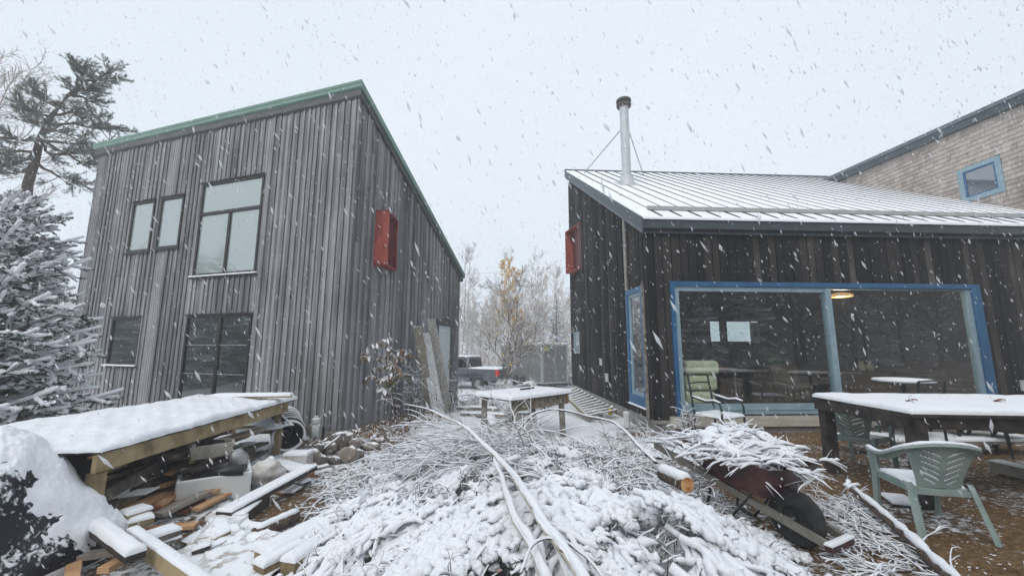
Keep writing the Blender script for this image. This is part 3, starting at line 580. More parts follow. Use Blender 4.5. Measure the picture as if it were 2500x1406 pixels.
# ---------------------------------------------------------------- trees
def rot_about(v,ax,an):
    ax=ax/(np.linalg.norm(ax,axis=-1,keepdims=True)+1e-9);c=np.cos(an)[...,None];s=np.sin(an)[...,None]
    return v*c+np.cross(ax,v)*s+ax*(ax*v).sum(-1,keepdims=True)*(1-c)
def grow(r,trunk,rad,levels):
    """trunk (n,3) polyline; levels: list of dict(k,t0,t1,len,ang,n,up,wob). Returns list of (P,R)."""
    out=[(np.asarray(trunk,float)[None],np.asarray(rad,float)[None])]
    for L in levels:
        P,R=out[-1];K,n,_=P.shape;kk=L['k'];M=K*kk
        idx=np.repeat(np.arange(K),kk);t=r.uniform(L['t0'],L['t1'],M)
        if K==1:t=np.sort(t)
        f=t*(n-1);i=np.minimum(f.astype(int),n-2);w=(f-i)[:,None]
        p=P[idx,i]*(1-w)+P[idx,i+1]*w;rr=(R[idx,i]*(1-w[:,0])+R[idx,i+1]*w[:,0])
        tan=P[idx,i+1]-P[idx,i];tan/=np.linalg.norm(tan,axis=1,keepdims=True)+1e-9
        plen=np.linalg.norm(np.diff(P,axis=1),axis=2).sum(1)[idx]
        ln=plen*r.uniform(*L['len'],M)*(1-L.get('tap',.5)*t)
        rv=r.normal(0,1,(M,3));ax=np.cross(tan,rv);d=rot_about(tan,ax,np.radians(r.uniform(*L['ang'],M)))
        m=L['n'];Q=np.zeros((M,m,3));Q[:,0]=p;st=(ln/(m-1))[:,None]
        for j in range(1,m):
            d=d+V3(0,0,1)*L.get('up',0)+r.normal(0,L.get('wob',.12),(M,3));d/=np.linalg.norm(d,axis=1,keepdims=True);Q[:,j]=Q[:,j-1]+d*st
        r0=np.minimum(rr*.7,L.get('rmax',9));RR=np.maximum(r0[:,None]*np.linspace(1,.35,m)[None],L.get('rmin',.003))
        out.append((Q,RR))
    return out
def trunk_line(r,base,top,n=10,wob=.08):
    base,top=np.asarray(base,float),np.asarray(top,float);t=np.linspace(0,1,n)[:,None];P=base+(top-base)*t
    w=np.cumsum(r.normal(0,wob/np.sqrt(n),(n,3)),0);w-=w[0];w[:,2]*=.2;return P+w
def blades(r,P,per,ln,wd,spread=.8,drop=0.,m0=.1):
    """thin triangles along polylines"""
    K,n,_=P.shape;M=K*per;idx=np.repeat(np.arange(K),per);t=r.uniform(m0,1,M)*(n-1);i=np.minimum(t.astype(int),n-2);w=(t-i)[:,None]
    p=P[idx,i]*(1-w)+P[idx,i+1]*w;tan=P[idx,i+1]-P[idx,i];tan/=np.linalg.norm(tan,axis=1,keepdims=True)+1e-9
    rv=r.normal(0,1,(M,3));pp=np.cross(tan,rv);pp/=np.linalg.norm(pp,axis=1,keepdims=True)+1e-9
    d=tan*(1-spread)+pp*spread+V3(0,0,-drop);d/=np.linalg.norm(d,axis=1,keepdims=True);q=np.cross(d,r.normal(0,1,(M,3)));q/=np.linalg.norm(q,axis=1,keepdims=True)+1e-9
    l=r.uniform(.6,1.1,(M,1))*ln;V=np.stack([p-q*wd/2,p+q*wd/2,p+d*l],1).reshape(-1,3)
    return V,np.arange(M*3).reshape(-1,3)
def leaves(r,C,s,m=2):
    M=len(C);d=r.normal(0,1,(M,3));d/=np.linalg.norm(d,axis=1,keepdims=True);q=np.cross(d,r.normal(0,1,(M,3)));q/=np.linalg.norm(q,axis=1,keepdims=True)+1e-9
    sz=(r.uniform(.6,1.2,(M,1))*s);V=np.stack([C-d*sz,C+q*sz*.5,C+d*sz,C-q*sz*.5],1).reshape(-1,3);return V,np.arange(M*4).reshape(-1,4)
def bare_tree(seed,label,base,H,lean=(0,0),r0=.09,ks=(16,7,5),mat=None,spread=(.30,.45),group=None,leafn=0,leafm=None,leafz=(.5,1),rmin=(.012,.008,.006),name='bare_tree',cat='tree',t0=.25,up=.12,sides=4,leafs=.07):
    r=np.random.default_rng(seed);mat=mat or M_FROST
    root=thing(name,label,cat,base,group=group)
    T=trunk_line(r,(0,0,-.3),(lean[0],lean[1],H),10,.25);R=np.linspace(r0,r0*.12,10)
    lv=[dict(k=ks[0],t0=t0,t1=.97,len=spread,ang=(30,65),n=6,up=up,rmin=rmin[0]),dict(k=ks[1],t0=.2,t1=1,len=(.3,.55),ang=(25,60),n=5,up=up*.6,rmin=rmin[1]),dict(k=ks[2],t0=.15,t1=1,len=(.35,.65),ang=(20,60),n=4,up=.05,rmin=rmin[2])]
    S=grow(r,T,R,lv);mb=MB();mb.tubes(S[0][0],S[0][1],8);mb.build('trunk',mat,root,smooth=True)
    mb=MB()
    for P,Q in S[1:]:mb.tubes(P,Q,sides if len(P)<400 else 3,cap=False)
    mb.build('crown',mat,root,smooth=True)
    if leafn:
        P=np.concatenate([S[-1][0][:,-1],S[-1][0][:,-2]]);z=P[:,2]/H;P=P[(z>leafz[0])&(z<leafz[1])];r.shuffle(P);P=P[:leafn]
        V,F=leaves(r,P+r.normal(0,.04,P.shape),leafs);mb=MB();mb.add(V,F);mb.build('leaves',leafm or M_LEAFY,root)
    return root
# frond (fir/spruce bough) in a flat local frame: x outwards, y sideways, z up
def frond(r,L=1.2,W=.55,K=12,sr=.022,nb=9,nl=.035,sub=2,sag=.18,nw=.006,zr=.14,inner=0.,cov=1.):
    n=7;t=np.linspace(0,1,n);ax=np.stack([t*L,np.cumsum(r.normal(0,.01*L,n)),-sag*L*t**1.6],-1)
    tw=[];
    for sgn in(-1,1):
        for k in range(K):
            u=.10+.86*(k+r.uniform(-.3,.3))/K;f=np.clip(u,0,.98)*(n-1);i=int(f);p=ax[i]*(1-f+i)+ax[i+1]*(f-i)
            ln=W*(1-u)**.75*r.uniform(.75,1.1)+.07*L;a=math.radians(r.uniform(42,62));d=V3(math.cos(a),sgn*math.sin(a),r.uniform(-zr,zr*.9))
            q=[p];
            for j in range(4):
                d=unit(d+V3(.10,0,-.05)+r.normal(0,.05,3));q.append(q[-1]+d*ln/4)
            tw.append(q)
    tw=np.array(tw);M=len(tw)
    sb=[]
    for j in range(M):
        l=np.linalg.norm(tw[j,-1]-tw[j,0])
        for k in range(sub):
            for sgn in(-1,1):
                u=r.uniform(.25,.85);f=u*4;i=int(f);p=tw[j,i]*(1-f+i)+tw[j,min(i+1,4)]*(f-i);d=unit(tw[j,min(i+1,4)]-tw[j,i]);s=V3(-d[1],d[0],0)*sgn
                dd=unit(d*.75+s*.65+V3(0,0,r.uniform(-.1,.05)));ll=l*(1-u)*r.uniform(.5,.9)+.05;sb.append([p+dd*ll*q for q in (0,.25,.5,.75,1.)])
    sb=np.array(sb) if sb else np.zeros((0,5,3));allt=np.concatenate([tw,sb]) if len(sb) else tw
    K2=len(allt);V,F=blades(r,allt,nb,nl,nw,.6,.15,0)
    tq=np.linspace(0,4,8);i0=np.minimum(tq.astype(int),3);w0=(tq-i0)[None,:,None];sn=allt[:,i0]*(1-w0)+allt[:,i0+1]*w0;ext=r.uniform(.8,1.0,(K2,1,1));sn=sn[:,:1]+(sn-sn[:,:1])*ext;sn=sn+r.normal(0,sr*.22,sn.shape);sn[...,2]+=sr*.55
    prof=np.array([.6,.95,1.,1.08,1.05,1.05,.95,.6]);SR=sr*prof[None]*r.lognormal(0,.26,(K2,8));kp=(r.random(K2)<cov)&((sn[:,0,0]>inner*L)|(r.random(K2)<.35));sn=sn[kp];SR=SR[kp]
    return dict(ax=(ax[None],np.linspace(.012*L,.004,n)[None]),tw=(allt,np.full((K2,5),.0035)),nd=(V,F),sn=(sn,SR),axs=(ax[None]+V3(0,0,sr*.7),sr*1.1*r.uniform(.7,1.2,(1,n))))
def xf(P,M,o):return P@M.T+o
def mat_bough(phi,pitch,roll=0.,s=1.):
    d=V3(math.cos(phi)*math.cos(pitch),math.sin(phi)*math.cos(pitch),math.sin(pitch));y=unit(np.cross(V3(0,0,1),d));z=np.cross(d,y)
    y2=y*math.cos(roll)+z*math.sin(roll);z2=z*math.cos(roll)-y*math.sin(roll);return np.stack([d,y2,z2],1)*s
def spruce(seed,label,base,H,Rm,nb=90,fr=None,name='spruce_tree',group=None,snow=1.,trunkr=.09,foliage=None,zmin=.06,snowm=None,pw=.85,tilt=28,rollr=.3,up0=0):
    r=np.random.default_rng(seed);root=thing(name,label,'tree',base,group=group)
    mb=MB();mb.tube([(0,0,-.2),(0,0,H*.5),(.02,0,H)],[trunkr,trunkr*.6,.012],8);mb.build('trunk',M_BARK,root,smooth=True)
    fm=MB();sm=MB();vs=fr or [frond(r) for _ in range(4)]
    for k in range(nb):
        u=(k+r.uniform(0,1))/nb;z=H*(zmin+(.98-zmin)*u);ln=Rm*(1-u)**pw+.10;v=vs[k%len(vs)];s=ln/1.2*r.uniform(.8,1.1)
        phi=k*2.399+r.uniform(-.3,.3);M=mat_bough(phi,math.radians(r.uniform(-12,12)+tilt*(u-.35)+up0),r.uniform(-rollr,rollr),s);o=V3(0,0,z)
        fm.tubes(xf(v['ax'][0],M,o),v['ax'][1]*s,4,1);fm.add(xf(v['nd'][0],M,o),v['nd'][1],0,r.uniform(0,1));fm.tubes(xf(v['tw'][0],M,o),v['tw'][1]+.004,3,0,cap=False)
        if snow:
            sm.tubes(xf(v['sn'][0],M,o),v['sn'][1]*snow*(.6+.4*s),5,cap=True,flat=.8);sm.tubes(xf(v['axs'][0],M,o),v['axs'][1]*snow,5)
    fm.build('foliage',[foliage or M_FIR,M_BARK],root)
    if snow:sm.build('snow_on_boughs',snowm or SNOWF,root,smooth=True)
    return root
r9=np.random.default_rng(99)
FR=[frond(r9,1.2,.46,K=5,sr=.024,nb=60,nl=.034,nw=.007,sub=1,zr=.55,inner=.30,cov=.74,sag=-.10) for _ in range(5)]
FRs=[frond(r9,1.2,.6,K=8,sr=.035,nb=7,nl=.07,sub=1,nw=.016) for _ in range(3)]
# big snowy spruce at the left edge
sp=D(-75,900,5.7);spr=spruce(31,'big snow-laden spruce at the left edge in front of the grey barn',(sp[0],5.7,-.1),3.95,1.60,150,FR,trunkr=.11,zmin=.06,pw=.42,tilt=42,rollr=.75,up0=9)
# leaning pine behind it
def pine():
    r=np.random.default_rng(5);Yp=12.5;root=thing('pine_tree','ragged leaning pine with grey-green tufts rising behind the snowy spruce','tree',(D(60,900,Yp)[0],Yp,-.3))
    W=lambda x,y,dy=0:D(x,y,Yp+dy)
    tr=np.array([W(40,1000),W(50,700),W(62,500),W(68,450),W(85,395),W(98,340),W(125,285),W(165,235),W(205,200),W(238,186)])
    mb=MB();mb.tube(tr,[.18,.17,.15,.135,.12,.10,.08,.055,.035,.015],8);mb.build('trunk',M_BARK,root,world=True,smooth=True)
    limbs=[[(98,345),(180,350),(240,372),(285,330)],[(110,310),(170,300),(230,312),(285,318)],[(88,395),(130,425),(180,440),(225,466)],[(84,400),(50,420),(0,425),(-60,420)],
      [(95,350),(60,340),(10,335),(-50,330)],[(92,370),(50,370),(0,378),(-60,385)],[(120,290),(90,275),(60,262)],[(140,262),(110,245),(82,232)],[(165,235),(190,225),(250,205)],[(185,215),(190,195),(200,175)],[(205,200),(240,188),(268,181)],
      [(130,280),(180,275),(225,290)],[(100,340),(150,370),(200,400),(235,385)],[(115,300),(90,300),(62,292)],[(98,345),(130,385),(190,370)],[(170,232),(200,240),(235,250)],[(96,360),(60,395),(15,402)],[(110,320),(140,320),(200,345)]]
    LB=[];
    for l in limbs:
        dy=r.uniform(-1.4,1.4);pts=[W(x,y,dy*i/len(l)) for i,(x,y) in enumerate(l)];pts=np.array(pts);t=np.linspace(0,1,len(pts));tt=np.linspace(0,1,8);LB.append(np.stack([np.interp(tt,t,pts[:,k]) for k in range(3)],-1)+np.concatenate([np.zeros((1,3)),r.normal(0,.03,(7,3))]))
    LB=np.array(LB);mb=MB();mb.tubes(LB,np.linspace(.05,.015,8)[None]*np.ones((len(LB),1)),5)
    S=grow(r,LB[0],np.linspace(.05,.01,8),[]);sub=[]
    P=LB;R=np.linspace(.05,.012,8)[None]*np.ones((len(LB),1))
    def kids(P,R,k,ln,n=4,t0=.25):
        K,m,_=P.shape;M=K*k;idx=np.repeat(np.arange(K),k);t=r.uniform(t0,1,M)*(m-1);i=np.minimum(t.astype(int),m-2);w=(t-i)[:,None];p=P[idx,i]*(1-w)+P[idx,i+1]*w;tan=P[idx,i+1]-P[idx,i];tan/=np.linalg.norm(tan,axis=1,keepdims=True)
        d=tan+r.normal(0,.7,(M,3))*V3(1,1,.45);d/=np.linalg.norm(d,axis=1,keepdims=True);Q=[p]
        for j in range(1,n):
            d=d+V3(0,0,.10)+r.normal(0,.1,(M,3));d/=np.linalg.norm(d,axis=1,keepdims=True);Q.append(Q[-1]+d*(r.uniform(.6,1,(M,1))*ln/(n-1)))
        return np.stack(Q,1)
    Q1=kids(P,R,15,.60);Q2=kids(Q1,None,6,.30,4,.2)
    mb.tubes(Q1,np.full((len(Q1),4),.012),4);mb.tubes(Q2,np.full((len(Q2),4),.006),3,cap=False);mb.build('branches',M_BARK,root,world=True)
    fm=MB();V,F=blades(r,Q2,26,.12,.014,.55,-.1,.25);fm.add(V,F,0,np.repeat(r.uniform(0,1,len(Q2)),26));V,F=blades(r,Q1,14,.11,.014,.55,-.1,.5);fm.add(V,F,0,.5);fm.build('needles',M_PINE,root,world=True)
    return root
pine()
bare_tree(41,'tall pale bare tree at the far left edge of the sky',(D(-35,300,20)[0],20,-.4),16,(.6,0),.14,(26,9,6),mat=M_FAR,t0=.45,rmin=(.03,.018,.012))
# the gap between the buildings
yb=bare_tree(51,'tall birch still carrying yellow leaves, between the two buildings',(D(1240,880,28)[0],28,-.7),8.6,(.2,0),.09,(34,9,6),mat=M_FROST,spread=(.18,.30),leafn=9000,leafz=(.45,1.01),name='birch_tree',rmin=(.014,.010,.007),t0=.15,up=.25,leafs=.085)
bare_tree(52,'spreading snow-frosted small tree in front of the parked truck',(D(1228,930,15.5)[0],15.5,-.65),4.3,(.25,0),.075,(30,10,7),mat=M_FROST,spread=(.42,.70),t0=.18,up=.02,rmin=(.011,.007,.0055),leafn=120,leafz=(.3,.75))
spruce(53,'small dark green frosted spruce standing behind the trailer',(D(1362,900,24)[0],24.5,-.7),5.6,1.15,95,FRs,snow=.45,zmin=.04)
BGL='pale frosted bare tree in the hazy wood beyond the yard';GRP='bare trees of the far wood'
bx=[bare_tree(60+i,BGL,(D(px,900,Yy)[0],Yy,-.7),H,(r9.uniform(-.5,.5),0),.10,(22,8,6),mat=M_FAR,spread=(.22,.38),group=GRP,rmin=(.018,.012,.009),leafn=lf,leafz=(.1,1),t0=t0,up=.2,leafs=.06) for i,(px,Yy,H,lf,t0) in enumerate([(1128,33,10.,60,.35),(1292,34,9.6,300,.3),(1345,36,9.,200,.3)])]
for i,(px,Yy,s) in enumerate([(1100,40,.95),(1160,44,.75),(1195,38,.72),(1215,47,.85),(1262,40,.72),(1310,46,.95),(1330,41,.78),(1372,44,.95),(1392,38,.8),(1275,52,.95),(1180,54,.85),(1350,56,1.0),(1140,50,.8),(1240,60,1.),(1300,60,1.),(1405,48,.9),(1060,46,.9),(225,30,.72),(190,33,.8),(150,36,.8),(250,38,.8),(100,34,.85),(1430,46,.9),(205,27,.5),(165,29,.55),(120,45,.85),(40,40,.9)]):
    dup(bx[i%3],(D(px,900,Yy)[0],Yy,-.7),r9.uniform(0,6),scale=s)
for i in range(22):
    px=r9.uniform(1090,1400);Yy=r9.uniform(30,58);dup(bx[i%3],(D(px,900,Yy)[0],Yy,-.7),r9.uniform(0,6),scale=r9.uniform(.5,.8)*(.7+Yy/120))
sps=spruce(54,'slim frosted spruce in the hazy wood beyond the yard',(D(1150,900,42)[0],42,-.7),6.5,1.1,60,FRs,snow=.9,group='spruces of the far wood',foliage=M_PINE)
for px,Yy,s in((1172,50,.9),(1283,48,.8),(1325,52,1.),(1385,47,.85),(1210,56,1.),(1120,55,.95),(215,44,.9),(240,36,.6)):dup(sps,(D(px,900,Yy)[0],Yy,-.7),r9.uniform(0,6),scale=s)
# frosted undergrowth below the trees
r=np.random.default_rng(71);mb=MB();K=1500
bx_=np.stack([r.uniform(-14,14,K)*1.,r.uniform(23,40,K),np.full(K,-.7)],-1);bx_[:K//3,0]=r.uniform(-34,-14,K//3)
d=r.normal(0,.35,(K,3));d[:,2]=1;d/=np.linalg.norm(d,axis=1,keepdims=True);h=r.uniform(1.2,3.2,(K,1));st=[bx_]
for j in range(4):d=d+r.normal(0,.12,(K,3));d/=np.linalg.norm(d,axis=1,keepdims=True);st.append(st[-1]+d*h/4)
P=np.stack(st,1);mb.tubes(P,np.full((K,5),.012),3,cap=False)
M_=K*9;idx=np.repeat(np.arange(K),9);t=r.uniform(.8,3.99,M_);i=t.astype(int);w=(t-i)[:,None];p=P[idx,i]*(1-w)+P[idx,i+1]*w;d=r.normal(0,1,(M_,3));d[:,2]=np.abs(d[:,2])+.5;d/=np.linalg.norm(d,axis=1,keepdims=True);l=r.uniform(.3,.8,(M_,1))
mb.tubes(np.stack([p,p+d*l*.5+r.normal(0,.03,(M_,3)),p+d*l],1),np.full((M_,3),.009),3,cap=False)
tag(mb.build('frosted_undergrowth',M_FAR),'pale snow-dusted undergrowth filling the edge of the far wood','undergrowth',kind='stuff')
# trees behind the photographer: only their mirror image shows in the window panes
RFL='dark bare tree of the wood mirrored in the big window';RG='mirrored bare trees'
rt=bare_tree(80,RFL,(6,-16,-.2),17,(.6,0),.17,(26,9,7),mat=M_DARKT,group=RG,rmin=(.05,.03,.02),t0=.1,spread=(.25,.4))
for x,y,s in [(r9.uniform(20,75),r9.uniform(-34,-14),r9.uniform(.8,1.2)) for _ in range(16)]+[(q,-13-r9.uniform(0,6),.9) for q in np.linspace(-4,40,10)]:dup(rt,(x,y,-.2),r9.uniform(0,6),scale=s)
for x,y,s in((2,-14,.9),(9,-15,1.),(12,-18,1.05),(15,-16,.9),(18,-20,1.1),(-2,-17,.95),(22,-17,1.),(4.5,-20,1.1),(7.5,-21,1.15),(11,-23,1.2),(0,-22,1.1),(26,-21,1.1),(14,-25,1.2),(19,-26,1.2),(30,-18,1.),(-6,-20,.9)):dup(rt,(x,y,-.2),r9.uniform(0,6),scale=s)
rs_=spruce(81,'dark spruce mirrored in the lower barn windows',(-6,-8,-.2),6.5,2.2,110,FRs,snow=.7,group='mirrored spruces')
for x,y,s in [(r9.uniform(0,75),r9.uniform(-36,-22),r9.uniform(1.3,2.3)) for _ in range(46)]+[(-15,3,.8),(-17,6,.9),(-20,1,1.1),(-19,4,.9),(-24,3,1.2),(-27,6,1.2),(-24,-2,1.2),(-30,2,1.3),(-29,-5,1.4),(-16,0,.7),(-34,6,1.3)]:dup(rs_,(x,y,-.2),r9.uniform(0,6),scale=s)
for x,y,s in((-9,-8.5,.9),(-13,-9,1.),(-16,-8,.95),(-19,-10,1.),(-3,-10,.8),(3,-11,1.1),(8,-12,1.2),(13,-12,1.1),(17,-14,1.3),(22,-14,1.3),(-11,-12,1.3),(10,-15,1.5),(5,-14,1.4)):dup(rs_,(x,y,-.2),r9.uniform(0,6),scale=s)
# ---------------------------------------------------------------- snow-filled air
if HAZE:
    m=bpy.data.materials.new('snowy_air');m.use_nodes=True;nt=m.node_tree;nt.nodes.clear();o=nt.nodes.new('ShaderNodeOutputMaterial');v=nt.nodes.new('ShaderNodeVolumePrincipled')
    v.inputs['Color'].default_value=(.93,.96,1,1);v.inputs['Density'].default_value=HAZE;v.inputs['Anisotropy'].default_value=0.;nt.links.new(v.outputs[0],o.inputs['Volume'])
    mb=MB();mb.box(-170,170,-70,330,-2.,34);hz=mb.build('haze',m);tag(hz,'pale snow-filled air thickening over the far wood','haze',kind='stuff')
# ================================================================ LEFT YARD: lean-to rack, salvage, lumber
def plank(name,label,cat,a,b,w,h,mat,snow=.0,group=None,roll=0.,tone=.5,seed=0,parent=None,endcol=None):
    """a,b: ends of the bottom centre line (world)"""
    a=np.asarray(a,float);b=np.asarray(b,float);d=unit(b-a);L=np.linalg.norm(b-a)
    r=np.cross(d,V3(0,0,1));r=unit(r);u=np.cross(r,d);r2=r*math.cos(roll)+u*math.sin(roll);u2=u*math.cos(roll)-r*math.sin(roll)
    mb=MB();R=r2*w/2;U=u2*h;mb.hexa([a-R,a+R,b+R,b-R,a-R+U,a+R+U,b+R+U,b-R+U],0,tone);o=mb.build(name,mat,parent,world=parent is not None)
    if label:tag(o,label,cat,group)
    if snow:
        q=MB();snow_slab(q,a-R+U,b-R+U,b+R+U,a+R+U,snow,max(8,int(L/.05)),8,edge=min(.035,w*.4),over=.004,seed=seed+1.3,rough=.35,skirt=.004);q.build('snow_cover',SNOW,o,world=True,smooth=True)
    return o
# snow-roofed rack
SR=G(722,972,.80);SL_=G(258,1096,.80);FR_=G(520,967,.90);FL_=G(-160,1060,.86)
dv=unit(SL_-SR);NE=SR;NW=SL_+dv*.05
rack=thing('lumber_rack','low lumber rack of tan posts and beams under a long snow-covered roof','rack',G(637,1135,-.03))
sl=lambda p,dz:p+V3(0,0,dz)
FE=SR+(FR_-SR)*1.0;FW=FE+dv*np.linalg.norm(NW-NE)*1.0+V3(-.35,0,0)
mb=MB();mb.hexa([sl(NE,-.03),sl(NW,-.03),sl(FW,-.03),sl(FE,-.03),NE,NW,FW,FE]);rt_=mb.build('roof_sheet',M_DARKWOOD,rack,world=True)
mb=MB();snow_slab(mb,NE,NW,FW,FE,.045,170,80,edge=.045,rough=.75,over=.022,seed=2.);mb.build('roof_snow',SNOW,rt_,world=True,smooth=True)
inn=unit(np.cross(dv,V3(0,0,1)));inn=inn if np.dot(inn,FE-NE)>0 else -inn
b0=NE+dv*.22+inn*.03+V3(0,0,-.105);b1=NW+inn*.03+V3(0,0,-.105)
mb=MB();mb.beam(b0,b1,.04,.145,0,.5);mb.build('front_beam',M_TAN,rack,world=True)
pp=b0+dv*.10+inn*.05
mb=MB();mb.beam(pp+V3(0,0,-.09),V3(pp[0],pp[1],-.1),.09,.09,0,.6,up=(0,1,0));mb.build('post',M_TAN,rack,world=True)
p2=pp+inn*1.25;mb=MB();mb.beam(p2+V3(0,0,-.05),V3(p2[0],p2[1],-.1),.09,.09,0,.4,up=(0,1,0));mb.build('post',M_TAN,rack,world=True)
p3=pp+dv*3.0;mb=MB();mb.beam(p3+V3(0,0,-.09),V3(p3[0],p3[1],-.1),.09,.09,0,.4,up=(0,1,0));mb.build('post',M_TAN,rack,world=True)
mb=MB();mb.beam(pp+V3(0,0,-.33)-inn*.06,p2+V3(0,0,-.33)+inn*.05,.04,.12,0,.5);mb.build('cross_rail',M_TAN,rack,world=True)
mb=MB();mb.beam(p3+V3(0,0,-.33),pp+V3(0,0,-.33)+inn*.9,.04,.1,0,.2);mb.build('shelf_rail',M_OLDWOOD,rack,world=True)
a=G(512,966,.93);b_=G(712,962,.93);mb=MB();mb.beam(a+V3(0,.1,-.03),b_+V3(.0,.0,-.03),.10,.035,0,.5);bt_=mb.build('back_batten',M_TAN,rack,world=True)
mb=MB();r_=V3(0,.05,0);snow_slab(mb,a+V3(0,.05,-.012),b_+V3(0,-.05,-.012),b_+V3(0,.05,-.012),a+V3(0,.15,-.012),.04,40,6,edge=.03,over=.008,seed=5);mb.build('batten_snow',SNOW,bt_,world=True,smooth=True)
# salvage board stack under the roof
r=np.random.default_rng(17);perp=inn
M_SCRAPD=surf('brown_weathered_scrap',[(.05,.035,.022),(.15,.11,.075),(.26,.20,.14)],scale=7,rough=.85,tone=.5)
mb=MB();q0_=p2+dv*.1+inn*.05;q1_=q0_+dv*3.0;mb.beam(V3(q0_[0],q0_[1],.30),V3(q1_[0],q1_[1],.30),.03,.66,0,.2);mb.build('added_dark_backing',M_DARKWOOD,rack,world=True)  # dark sheet added behind the stack, standing in for the shade there
def stack_board(px,py,z,L,w,h,mat,tone,ang=0.,lab=None,grp='loose boards stacked under the rack',name='board'):
    c=G(px,py,z);d=unit(dv*math.cos(ang)+perp*math.sin(ang));a=c-d*L/2;b_=c+d*L/2
    return plank(name,lab or 'loose weathered board in the jumbled stack under the rack roof','board',a,b_,w,h,mat,group=grp,roll=r.uniform(-.15,.15),tone=tone)
k=0
for row,(z,py0,py1) in enumerate([(.06,1245,1215),(.12,1215,1180),(.19,1170,1150),(.26,1140,1120),(.33,1115,1095),(.40,1095,1085),(.46,1080,1075)]):
    for j in range(7):
        u=j/6+r.uniform(-.05,.05);px=330+u*200+r.uniform(-15,15);py=py0+(py1-py0)*u+r.uniform(-6,6);k+=1
        mat=[M_SCRAPD,M_REDWOOD,M_REDWOOD,M_TAN,M_SCRAPD,M_REDWOOD][r.integers(0,6)]
        stack_board(px,py,z+r.uniform(-.015,.015),r.uniform(.5,1.5),r.uniform(.07,.16),r.uniform(.018,.04),mat,r.uniform(0,1),r.uniform(-.35,.35))
for j in range(10):   # deeper filler in the shade of the roof
    px=r.uniform(330,620);py=r.uniform(1050,1110);stack_board(px,py,.42,r.uniform(.6,1.4),.14,.03,[M_DARKWOOD,M_SCRAPD][j%2],r.uniform(0,1),r.uniform(-.5,.5)).location.z+=r.uniform(-.25,.0)
# grey boards with end caps seen in front of the stack
plank('board','long grey board with a pale edge lying in front of the stack','board',G(385,1262,.10),G(515,1200,.12),.11,.035,M_OLDWOOD,tone=.9)
plank('board','reddish split board pointing left below the stack','board',G(340,1300,.05),G(480,1285,.05),.10,.03,M_REDWOOD,tone=.8)
# sheet-white offcut
mb=MB();c=G(318,1215,.22);mb.hexa([c+V3(*v) for v in((-.10,-.02,0),(.12,.02,.02),(.16,.14,.05),(-.05,.12,.03),(-.10,-.02,.01),(.12,.02,.03),(.16,.14,.06),(-.05,.12,.04))]);tag(mb.build('panel_offcut',M_WHITEP),'pale blue-white panel offcut poking from the lower stack beside the tarp','offcut')
# utility sink / white tub
def open_box(name,label,cat,c,yaw,lx,ly,h,t,mat,rx=0.,ry=0.,liner=None,taper=0.):
    root=thing(name,label,cat,c,yaw,rx=rx,ry=ry);mb=MB();tp=taper
    def ring(x,y,z):return [(-x,-y,z),(x,-y,z),(x,y,z),(-x,y,z)]
    o0=ring(lx/2-tp,ly/2-tp,0);o1=ring(lx/2,ly/2,h);i1=ring(lx/2-t,ly/2-t,h);i0=ring(lx/2-t-tp,ly/2-t-tp,t);V=np.array(o0+o1+i1+i0,float)
    F=[[3,2,1,0]]+[[a,(a+1)%4,(a+1)%4+4,a+4] for a in range(4)]+[[a+4,(a+1)%4+4,(a+1)%4+8,a+8] for a in range(4)]+[[a+8,(a+1)%4+8,(a+1)%4+12,a+12] for a in range(4)]+[[12,13,14,15]]
    mb.add(V,F);o=mb.build('basin',mat,root);bm=o.modifiers.new('b','BEVEL');bm.width=min(t*.45,.02);bm.segments=3
    return root
sk=open_box('utility_sink','deep white laundry sink lying in front of the board stack','sink',G(497,1215,.03)+V3(.02,.12,0),.62,.66,.50,.26,.035,M_WHITEP,rx=.05)
tb=open_box('plastic_tub','grubby cream plastic tub with dark contents on the rack shelf','tub',G(512,1112,.40),.75,.42,.32,.15,.015,M_CREAM,taper=.03)
mb=MB();mb.blob(G(508,1102,.44)+V3(0,.05,.05),(.18,.13,.07),3,.35,res=9);tag(mb.build('rag_heap',M_BLACKP,smooth=True),'black crumpled rag heap inside the cream tub','rags')
# items inside the sink
mb=MB();c=G(560,1150,.30);mb.tube([c+V3(-.25,-.1,-.02),c+V3(0,0,0),c+V3(.12,.06,.0)],[.055,.06,.058],14);tag(mb.build('stove_pipe_elbow',M_BLACKP,smooth=True),'glossy black pipe resting in the white sink','pipe')
mb=MB();mb.blob(G(568,1128,.34)+V3(0,.1,0),(.10,.12,.12),6,.3,res=9);tag(mb.build('plastic_jug',M_GREYM,smooth=True),'pale grey plastic jug stuffed behind the white sink','jug')
# spray can
can=thing('spray_can','pale yellow spray can standing on the boards left of the cream tub','can',G(468,1130,.36));mb=MB();mb.lathe([(0,0),(.032,.0),(.033,.01),(.033,.15),(.024,.165),(.018,.17)],sides=18);mb.build('can_body',M_LABEL,can,smooth=True);mb=MB();mb.lathe([(.016,.168),(.022,.17),(.022,.20),(.012,.205),(0,.206)],sides=14);mb.build('cap',M_PVC,can,smooth=True)
# bag of sheeting
mb=MB();mb.blob(G(635,1190,.03)+V3(0,.1,.12),(.20,.19,.17),9,.30,res=20);tag(mb.build('plastic_bag',M_SHEET,smooth=True),'crumpled white plastic bag bulging right of the sink','bag')
mb=MB();mb.blob(G(612,1092,.22)+V3(-.1,.1,.0),(.20,.16,.05),12,.35,res=14);tag(mb.build('tarpaulin',M_SHEET,smooth=True),'dusty folded sheeting behind the tan rack post','sheet')
